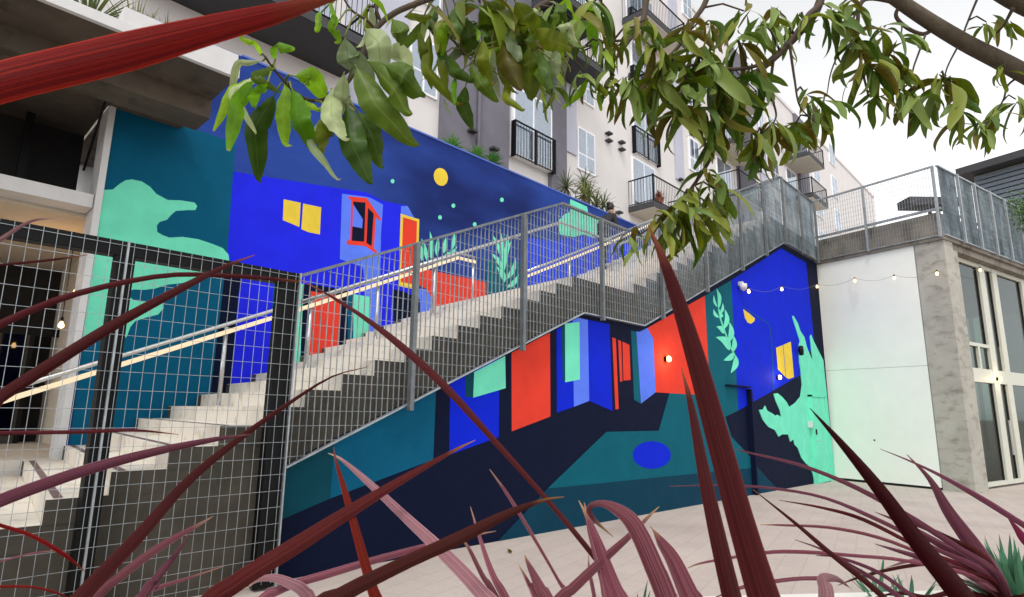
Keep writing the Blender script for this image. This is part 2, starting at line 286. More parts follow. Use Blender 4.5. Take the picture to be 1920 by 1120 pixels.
LOWER_MURAL = [
 ('painted_panel','deepteal',((-14.285,1.097),(-13.817,1.282),(-13.821,0.817),(-14.282,0.68))),
 ('painted_panel','teal',((-13.818,1.3),(-12.73,1.746),(-12.732,1.081),(-13.821,0.817))),
 ('painted_panel','blue',((-12.545,1.823),(-11.839,2.136),(-11.827,1.276),(-12.529,1.118))),
 ('painted_panel','deepteal',((-12.343,1.909),(-12.223,1.966),(-12.221,1.696),(-12.327,1.694))),
 ('painted_panel','mint',((-12.215,1.96),(-11.746,2.167),(-11.73,1.809),(-12.221,1.691))),
 ('painted_panel','red',((-11.642,2.211),(-10.959,2.516),(-10.948,1.501),(-11.621,1.335))),
 ('painted_panel','blue',((-10.829,2.57),(-10.474,2.734),(-10.487,1.622),(-10.827,1.546))),
 ('painted_panel','deepteal',((-10.739,2.613),(-10.652,2.651),(-10.647,1.935),(-10.71,1.939))),
 ('painted_panel','periwinkle',((-10.503,2.724),(-10.383,2.773),(-10.172,2.77),(-10.162,1.702),(-10.487,1.622))),
 ('painted_panel','mint',((-10.663,2.663),(-10.36,2.719),(-10.36,1.969),(-10.662,1.921))),
 ('painted_panel','blue',((-10.172,2.77),(-9.667,2.771),(-9.635,1.577),(-10.162,1.702))),
 ('painted_bar','red',((-9.601,2.59),(-9.515,2.583),(-9.478,1.608),(-9.557,1.599))),
 ('painted_bar','red',((-9.455,2.57),(-9.38,2.558),(-9.369,1.993),(-9.43,1.983))),
 ('painted_bar','red',((-9.347,2.554),(-9.167,2.524),(-9.156,2.022),(-9.342,2.002))),
 ('painted_panel','teal2',((-9.115,2.74),(-8.97,2.739),(-8.897,1.691),(-9.077,1.74))),
 ('painted_panel','periwinkle',((-8.97,2.739),(-8.866,2.75),(-8.65,2.831),(-8.607,2.778),(-8.493,2.683),(-8.475,1.866),(-8.897,1.691))),
 ('painted_panel','red',((-8.65,2.831),(-6.668,3.626),(-6.652,1.869),(-8.475,1.866),(-8.493,2.683),(-8.607,2.778))),
 ('painted_panel','teal2',((-6.668,3.626),(-5.498,4.108),(-5.514,1.626),(-6.09,1.508),(-5.879,1.16),(-4.894,0.675),(-4.784,0.561),(-10.996,0.673),(-9.782,1.302),(-8.418,1.298),(-8.056,1.866),(-6.652,1.869))),
 ('painted_panel','darkteal',((-10.996,0.673),(-4.783,0.565),(-3.855,0.094),(-4.366,-0.093),(-11.869,0.051),(-11.872,0.167),(-11.462,0.404))),
 ('painted_panel','blue',((-5.498,4.108),(-2.607,5.363),(-0.875,5.353),(-0.758,3.368),(-1.93,2.476),(-5.514,1.626))),
 ('painted_disc','blue',((-8.085,0.931),(-8.118,0.869),(-8.204,0.816),(-8.333,0.778),(-8.49,0.759),(-8.658,0.759),(-8.821,0.778),(-8.963,0.813),(-9.072,0.86),(-9.14,0.916),(-9.161,0.976),(-9.135,1.033),(-9.061,1.083),(-8.946,1.122),(-8.8,1.146),(-8.635,1.151),(-8.466,1.137),(-8.311,1.104),(-8.187,1.055),(-8.109,0.995))),
 ('painted_lamp','gold',((-5.006,3.607),(-4.726,3.557),(-4.44,3.489),(-4.485,3.428),(-4.664,3.352),(-4.835,3.359),(-4.953,3.442))),
 ('painted_lamp_post','bluegreen',((-5.07,3.64),(-4.475,3.555),(-3.839,3.465),(-3.678,3.405),(-3.616,3.431),(-3.79,3.493),(-4.433,3.584),(-5.031,3.668))),
 ('painted_lamp_post','bluegreen',((-3.685,3.412),(-3.665,2.867),(-3.757,2.048),(-3.682,2.051),(-3.588,2.875),(-3.608,3.423))),
 ('painted_window','gold',((-3.378,2.978),(-2.964,3.072),(-2.928,2.371),(-3.357,2.52))),
 ('painted_window','gold',((-2.93,3.081),(-2.438,3.198),(-2.405,2.397),(-2.754,2.339),(-2.897,2.361))),
 ('painted_wave','mint',((-2.218,3.823),(-2.111,3.83),(-1.871,3.694),(-1.728,3.519),(-1.476,3.397),(-1.344,3.152),(-1.072,2.915),(-1.003,2.875),(-1.054,3.144),(-1.075,3.457),(-0.962,3.514),(-0.799,3.364),(-0.449,3.128),(-0.162,2.934),(0.004,0.012),(-0.002,-0.152),(-1.529,-0.034),(-1.537,0.037),(-1.748,0.39),(-2.071,0.501),(-2.321,0.628),(-2.509,0.851),(-2.693,0.925),(-2.735,1.039),(-2.94,0.993),(-3.045,1.15),(-3.379,1.156),(-3.599,1.113),(-3.78,1.251),(-4.125,1.316),(-4.393,1.461),(-4.551,1.646),(-4.332,1.659),(-4.213,1.735),(-4.113,1.635),(-3.878,1.589),(-3.682,1.536),(-3.573,1.558),(-3.369,1.515),(-3.417,1.642),(-3.624,1.843),(-3.717,1.984),(-3.487,2.006),(-3.224,1.931),(-2.99,1.834),(-2.85,1.727),(-2.482,1.814),(-2.082,1.972),(-1.912,2.245),(-1.941,2.586),(-1.992,2.756),(-1.967,3.105),(-1.833,3.267),(-2.004,3.502),(-2.185,3.733))),
 ('painted_leaf','mint',((-6.144,3.454),(-6.052,3.535),(-6.004,3.609),(-5.996,3.676),(-6.027,3.736),(-6.089,3.79),(-6.171,3.839),(-6.156,3.777),(-6.144,3.714),(-6.141,3.649),(-6.148,3.583),(-6.157,3.517))),
 ('painted_leaf','mint',((-6.179,3.487),(-6.19,3.524),(-6.216,3.557),(-6.242,3.59),(-6.264,3.624),(-6.282,3.659),(-6.298,3.694),(-6.326,3.646),(-6.341,3.603),(-6.337,3.564),(-6.31,3.532),(-6.259,3.506))),
 ('painted_leaf','mint',((-6.104,3.56),(-6.04,3.604),(-6.003,3.644),(-5.988,3.682),(-5.996,3.717),(-6.022,3.75),(-6.06,3.781),(-6.064,3.744),(-6.069,3.708),(-6.078,3.67),(-6.091,3.633),(-6.105,3.595))),
 ('painted_leaf','mint',((-6.1,3.36),(-6.002,3.4),(-5.939,3.439),(-5.904,3.479),(-5.896,3.518),(-5.911,3.557),(-5.941,3.595),(-5.966,3.556),(-5.992,3.516),(-6.022,3.477),(-6.055,3.438),(-6.087,3.399))),
 ('painted_leaf','mint',((-6.124,3.295),(-6.147,3.323),(-6.189,3.343),(-6.232,3.362),(-6.271,3.383),(-6.306,3.405),(-6.339,3.428),(-6.358,3.384),(-6.362,3.346),(-6.345,3.317),(-6.301,3.298),(-6.23,3.29))),
 ('painted_leaf','mint',((-6.05,3.304),(-5.99,3.326),(-5.963,3.344),(-5.958,3.36),(-5.972,3.373),(-6.0,3.384),(-6.04,3.393),(-6.062,3.376),(-6.08,3.359),(-6.092,3.343),(-6.096,3.328),(-6.087,3.314))),
 ('painted_leaf','mint',((-5.981,3.088),(-5.826,3.166),(-5.732,3.24),(-5.694,3.31),(-5.713,3.374),(-5.779,3.434),(-5.874,3.491),(-5.869,3.425),(-5.87,3.359),(-5.889,3.292),(-5.924,3.223),(-5.966,3.154))),
 ('painted_leaf','mint',((-5.956,3.016),(-5.919,3.084),(-5.927,3.126),(-5.973,3.149),(-6.051,3.152),(-6.156,3.139),(-6.278,3.117),(-6.228,3.099),(-6.178,3.08),(-6.131,3.06),(-6.086,3.038),(-6.035,3.02))),
 ('painted_leaf','mint',((-5.779,2.872),(-5.628,2.946),(-5.542,3.017),(-5.512,3.084),(-5.535,3.146),(-5.6,3.204),(-5.694,3.259),(-5.708,3.194),(-5.723,3.129),(-5.746,3.063),(-5.773,2.998),(-5.795,2.933))),
 ('painted_leaf','mint',((-5.764,2.723),(-5.703,2.838),(-5.718,2.914),(-5.797,2.956),(-5.936,2.966),(-6.122,2.95),(-6.333,2.917),(-6.231,2.891),(-6.131,2.863),(-6.042,2.828),(-5.963,2.786),(-5.883,2.745))),
 ('painted_leaf','mint',((-5.651,2.695),(-5.524,2.754),(-5.452,2.811),(-5.424,2.866),(-5.436,2.92),(-5.481,2.971),(-5.548,3.02),(-5.573,2.965),(-5.597,2.91),(-5.623,2.855),(-5.65,2.801),(-5.668,2.747))),
 ('painted_leaf','mint',((-5.579,2.701),(-5.683,2.681),(-5.762,2.649),(-5.835,2.615),(-5.907,2.582),(-5.981,2.549),(-6.052,2.517),(-5.922,2.519),(-5.805,2.528),(-5.706,2.548),(-5.633,2.582),(-5.587,2.632))),
 ('painted_leaf','mint',((-5.497,2.644),(-5.577,2.589),(-5.617,2.532),(-5.65,2.475),(-5.684,2.419),(-5.723,2.363),(-5.761,2.308),(-5.622,2.357),(-5.507,2.408),(-5.428,2.463),(-5.396,2.52),(-5.415,2.581))),
 ('painted_stem','mint',((-6.167,3.45),(-6.106,3.258),(-5.936,3.027),(-5.738,2.771),(-5.541,2.611),(-5.497,2.624),(-5.694,2.783),(-5.892,3.039),(-6.061,3.268),(-6.122,3.459))),
]
UPPER_MURAL = [
 ('painted_panel','teal',((-15.111,5.217),(-13.665,5.14),(-13.631,4.145),(-13.614,3.478),(-13.588,2.547),(-13.573,1.551),(-15.042,1.046))),
 ('painted_house','indigo',((-13.654,4.736),(-12.193,4.942),(-11.557,5.037),(-11.233,4.98),(-10.744,5.027),(-10.573,4.839),(-10.438,3.813),(-10.424,2.704),(-11.25,2.414),(-13.435,1.689),(-13.42,2.999),(-13.399,3.445),(-13.614,3.478))),
 ('painted_strip','navy',((-13.62,3.477),(-13.399,3.445),(-13.42,2.999),(-13.401,1.69),(-13.641,1.583),(-13.624,2.969))),
 ('painted_cloud','mint',((-15.086,4.055),(-14.992,4.087),(-14.936,4.171),(-14.876,4.24),(-14.811,4.27),(-14.707,4.275),(-14.614,4.235),(-14.534,4.162),(-14.401,4.12),(-14.254,4.155),(-14.091,4.171),(-14.053,4.132),(-14.071,4.072),(-14.166,4.047),(-14.294,4.003),(-14.343,3.936),(-14.382,3.863),(-14.459,3.816),(-14.484,3.764),(-14.471,3.683),(-14.405,3.657),(-14.33,3.642),(-14.184,3.686),(-13.992,3.697),(-13.808,3.671),(-13.682,3.643),(-13.601,3.57),(-13.582,3.484),(-13.645,3.383),(-13.865,3.245),(-13.994,3.169),(-14.12,3.094),(-14.282,3.047),(-14.418,2.974),(-14.537,2.939),(-14.638,2.929),(-14.701,2.889),(-14.687,2.842),(-14.624,2.803),(-14.538,2.795),(-14.401,2.825),(-14.309,2.798),(-14.295,2.749),(-14.347,2.662),(-14.481,2.605),(-14.578,2.554),(-14.62,2.481),(-14.647,2.353),(-14.782,2.325),(-14.97,2.318),(-15.071,2.293))),
 ('painted_window','gold',((-12.917,4.541),(-12.656,4.558),(-12.647,4.186),(-12.903,4.228))),
 ('painted_window','gold',((-12.619,4.557),(-12.326,4.576),(-12.314,4.148),(-12.504,4.141),(-12.614,4.161))),
 ('painted_panel','periwinkle',((-11.994,4.889),(-11.551,4.961),(-11.471,4.966),(-11.229,4.916),(-11.237,4.396),(-11.155,2.635),(-11.359,2.574),(-11.527,3.737),(-11.55,3.785),(-11.953,3.836))),
 ('painted_window_frame','red',((-11.903,4.871),(-11.552,4.943),(-11.251,4.661),(-11.269,4.621),(-11.353,4.663),(-11.359,4.135),(-11.296,4.092),(-11.314,4.057),(-11.517,4.137),(-11.846,4.092),(-11.86,4.148),(-11.797,4.179),(-11.824,4.823))),
 ('painted_pane','navy',((-11.786,4.816),(-11.566,4.858),(-11.545,4.204),(-11.768,4.172))),
 ('painted_pane','navy',((-11.512,4.784),(-11.401,4.714),(-11.404,4.161),(-11.501,4.193))),
 ('painted_pane','periwinkle',((-11.788,4.771),(-11.595,4.566),(-11.598,4.416),(-11.775,4.405))),
 ('painted_roof','periwinkle',((-10.865,4.985),(-10.732,5.025),(-10.573,4.839),(-10.866,4.822))),
 ('painted_door_frame','gold',((-10.868,4.85),(-10.469,4.848),(-10.448,3.586),(-10.841,3.592))),
 ('painted_door','red',((-10.814,4.799),(-10.519,4.798),(-10.499,3.671),(-10.799,3.668))),
 ('painted_panel','mint',((-12.68,3.335),(-12.509,3.348),(-12.464,2.129),(-12.654,2.117))),
 ('painted_panel','teal',((-12.955,3.312),(-12.845,3.307),(-12.801,2.035),(-12.914,2.028))),
 ('painted_strip','navy',((-12.509,3.348),(-12.392,3.351),(-12.342,2.136),(-12.464,2.129))),
 ('painted_panel','red',((-12.389,3.263),(-11.882,3.259),(-11.869,2.366),(-12.329,2.176))),
 ('painted_strip','navy',((-12.393,3.367),(-11.703,3.362),(-11.718,2.418),(-11.867,2.342),(-11.882,3.259),(-12.389,3.263))),
 ('painted_panel','teal',((-11.775,3.325),(-11.681,3.323),(-11.629,2.467),(-11.72,2.435))),
 ('painted_panel','mint',((-11.681,3.323),(-11.39,3.324),(-11.358,2.549),(-11.62,2.468))),
 ('painted_panel','navy',((-10.93,3.519),(-10.724,3.515),(-10.488,3.468),(-10.382,3.409),(-10.37,2.965),(-10.888,2.819))),
 ('painted_panel','periwinkle',((-10.473,3.61),(-10.242,3.628),(-10.121,3.485),(-10.098,3.109),(-10.361,3.022),(-10.382,3.409))),
 ('painted_ground','red',((-10.447,3.992),(-10.17,3.981),(-9.029,3.997),(-8.817,3.991),(-8.803,3.523),(-10.074,3.112),(-10.128,3.484),(-10.242,3.628),(-10.419,3.675))),
 ('painted_panel','teal2',((-8.809,4.459),(-7.792,4.57),(-7.782,3.874),(-8.803,3.523))),
 ('painted_house','blue2',((-7.832,5.111),(-6.735,5.285),(-5.218,5.782),(-2.759,5.896),(-2.785,5.445),(-5.242,4.721),(-7.814,3.869))),
 ('painted_cloud','mint',((-6.17,6.412),(-5.529,6.402),(-5.468,6.203),(-4.986,6.175),(-4.859,5.864),(-5.285,5.686),(-5.647,5.683),(-6.059,5.524),(-6.546,5.476),(-6.659,5.723),(-6.39,5.993),(-6.192,6.095))),
 ('painted_moon','gold',((-9.863,5.86),(-9.852,5.808),(-9.858,5.754),(-9.879,5.701),(-9.915,5.657),(-9.961,5.625),(-10.012,5.608),(-10.064,5.607),(-10.111,5.623),(-10.149,5.654),(-10.175,5.697),(-10.186,5.748),(-10.181,5.801),(-10.16,5.853),(-10.126,5.897),(-10.081,5.93),(-10.03,5.948),(-9.978,5.95),(-9.929,5.935),(-9.89,5.904))),
 ('painted_star','mint',((-11.026,5.391),(-11.032,5.365),(-11.05,5.345),(-11.074,5.338),(-11.094,5.347),(-11.103,5.368),(-11.097,5.393),(-11.079,5.413),(-11.055,5.421),(-11.035,5.412))),
 ('painted_star','mint',((-9.651,5.321),(-9.659,5.293),(-9.682,5.271),(-9.71,5.263),(-9.734,5.273),(-9.744,5.296),(-9.736,5.324),(-9.714,5.346),(-9.685,5.353),(-9.661,5.344))),
 ('painted_star','mint',((-9.96,5.013),(-9.967,4.986),(-9.989,4.965),(-10.016,4.959),(-10.039,4.968),(-10.049,4.991),(-10.042,5.018),(-10.02,5.039),(-9.993,5.046),(-9.969,5.036))),
 ('painted_star','mint',((-8.362,5.793),(-8.372,5.762),(-8.399,5.737),(-8.433,5.728),(-8.461,5.737),(-8.473,5.762),(-8.463,5.793),(-8.436,5.818),(-8.401,5.828),(-8.373,5.818))),
 ('painted_star','mint',((-9.098,5.092),(-9.107,5.063),(-9.131,5.041),(-9.162,5.033),(-9.187,5.043),(-9.198,5.067),(-9.189,5.096),(-9.165,5.118),(-9.134,5.126),(-9.108,5.115))),
 ('painted_leaf','mint',((-10.267,4.132),(-10.25,4.212),(-10.253,4.285),(-10.273,4.351),(-10.306,4.412),(-10.352,4.467),(-10.405,4.519),(-10.387,4.453),(-10.368,4.386),(-10.35,4.32),(-10.33,4.254),(-10.306,4.19))),
 ('painted_leaf','mint',((-10.173,4.169),(-10.132,4.267),(-10.116,4.36),(-10.119,4.448),(-10.141,4.531),(-10.177,4.611),(-10.223,4.689),(-10.22,4.6),(-10.216,4.512),(-10.212,4.425),(-10.208,4.337),(-10.199,4.251))),
 ('painted_leaf','mint',((-10.057,4.271),(-10.017,4.333),(-9.999,4.394),(-9.993,4.453),(-9.997,4.511),(-10.008,4.568),(-10.024,4.625),(-10.052,4.563),(-10.074,4.501),(-10.088,4.441),(-10.093,4.383),(-10.086,4.326))),
 ('painted_leaf','mint',((-9.887,4.345),(-9.846,4.402),(-9.827,4.456),(-9.82,4.51),(-9.824,4.562),(-9.834,4.613),(-9.851,4.664),(-9.879,4.608),(-9.902,4.553),(-9.917,4.499),(-9.923,4.446),(-9.916,4.394))),
 ('painted_leaf','mint',((-9.714,4.441),(-9.661,4.504),(-9.631,4.566),(-9.617,4.626),(-9.618,4.686),(-9.63,4.744),(-9.651,4.802),(-9.671,4.741),(-9.688,4.68),(-9.704,4.619),(-9.717,4.559),(-9.724,4.499))),
 ('painted_leaf','mint',((-10.088,4.147),(-10.001,4.161),(-9.93,4.19),(-9.872,4.23),(-9.826,4.282),(-9.791,4.343),(-9.764,4.411),(-9.82,4.367),(-9.875,4.323),(-9.932,4.281),(-9.989,4.24),(-10.044,4.197))),
 ('painted_leaf','mint',((-10.384,4.109),(-10.344,4.179),(-10.329,4.241),(-10.336,4.297),(-10.363,4.346),(-10.406,4.39),(-10.459,4.43),(-10.447,4.376),(-10.434,4.323),(-10.425,4.268),(-10.418,4.213),(-10.408,4.158))),
 ('painted_leaf','mint',((-9.958,4.251),(-9.861,4.271),(-9.778,4.305),(-9.708,4.351),(-9.65,4.41),(-9.603,4.479),(-9.562,4.555),(-9.627,4.501),(-9.692,4.447),(-9.76,4.398),(-9.829,4.351),(-9.897,4.304))),
 ('painted_leaf','mint',((-8.396,4.17),(-8.332,4.347),(-8.301,4.519),(-8.304,4.685),(-8.339,4.844),(-8.4,4.995),(-8.479,5.142),(-8.448,4.983),(-8.422,4.823),(-8.407,4.66),(-8.404,4.496),(-8.406,4.331))),
 ('painted_leaf','mint',((-8.338,4.289),(-8.289,4.401),(-8.26,4.514),(-8.233,4.628),(-8.203,4.742),(-8.169,4.858),(-8.135,4.974),(-8.224,4.856),(-8.298,4.739),(-8.35,4.625),(-8.375,4.512),(-8.373,4.4))),
 ('painted_leaf','mint',((-8.4,4.332),(-8.394,4.416),(-8.416,4.481),(-8.461,4.53),(-8.527,4.564),(-8.61,4.585),(-8.704,4.598),(-8.654,4.555),(-8.604,4.51),(-8.557,4.464),(-8.511,4.416),(-8.464,4.369))),
 ('painted_leaf','mint',((-8.303,4.077),(-8.275,4.163),(-8.283,4.23),(-8.318,4.281),(-8.378,4.317),(-8.458,4.342),(-8.55,4.359),(-8.517,4.308),(-8.481,4.258),(-8.447,4.208),(-8.411,4.158),(-8.369,4.111))),
 ('painted_leaf','mint',((-8.274,4.137),(-8.153,4.206),(-8.068,4.282),(-8.013,4.364),(-7.988,4.449),(-7.987,4.539),(-8.002,4.63),(-8.046,4.546),(-8.09,4.463),(-8.14,4.38),(-8.193,4.3),(-8.243,4.219))),
 ('painted_leaf','mint',((-8.24,3.979),(-8.128,4.007),(-8.043,4.05),(-7.981,4.102),(-7.939,4.165),(-7.914,4.236),(-7.901,4.312),(-7.963,4.257),(-8.024,4.203),(-8.085,4.149),(-8.146,4.096),(-8.202,4.041))),
 ('painted_leaf','mint',((-8.436,4.599),(-8.434,4.686),(-8.454,4.761),(-8.491,4.828),(-8.545,4.886),(-8.611,4.937),(-8.685,4.983),(-8.648,4.918),(-8.609,4.852),(-8.572,4.786),(-8.534,4.72),(-8.492,4.656))),
 ('painted_leaf','mint',((-8.315,4.645),(-8.256,4.731),(-8.22,4.815),(-8.204,4.896),(-8.206,4.975),(-8.222,5.053),(-8.248,5.129),(-8.264,5.047),(-8.279,4.965),(-8.294,4.884),(-8.309,4.803),(-8.32,4.723))),
]
HANDRAIL_UPPER = [
 (-9.226,3.911),
 (-8.436,4.264),
 (-7.276,4.796),
 (-5.457,5.667),
 (-3.122,6.771),
]
CROWNS = {'L': (-16.638, -3.366, 1.447), 'M': (-16.341, -3.499, 1.069), 'N': (-16.162, -3.688, 1.073), 'O': (-15.761, -3.942, 1.006), 'C': (-15.69, -4.289, 1.087), 'R': (-14.574, -4.477, 1.109)}
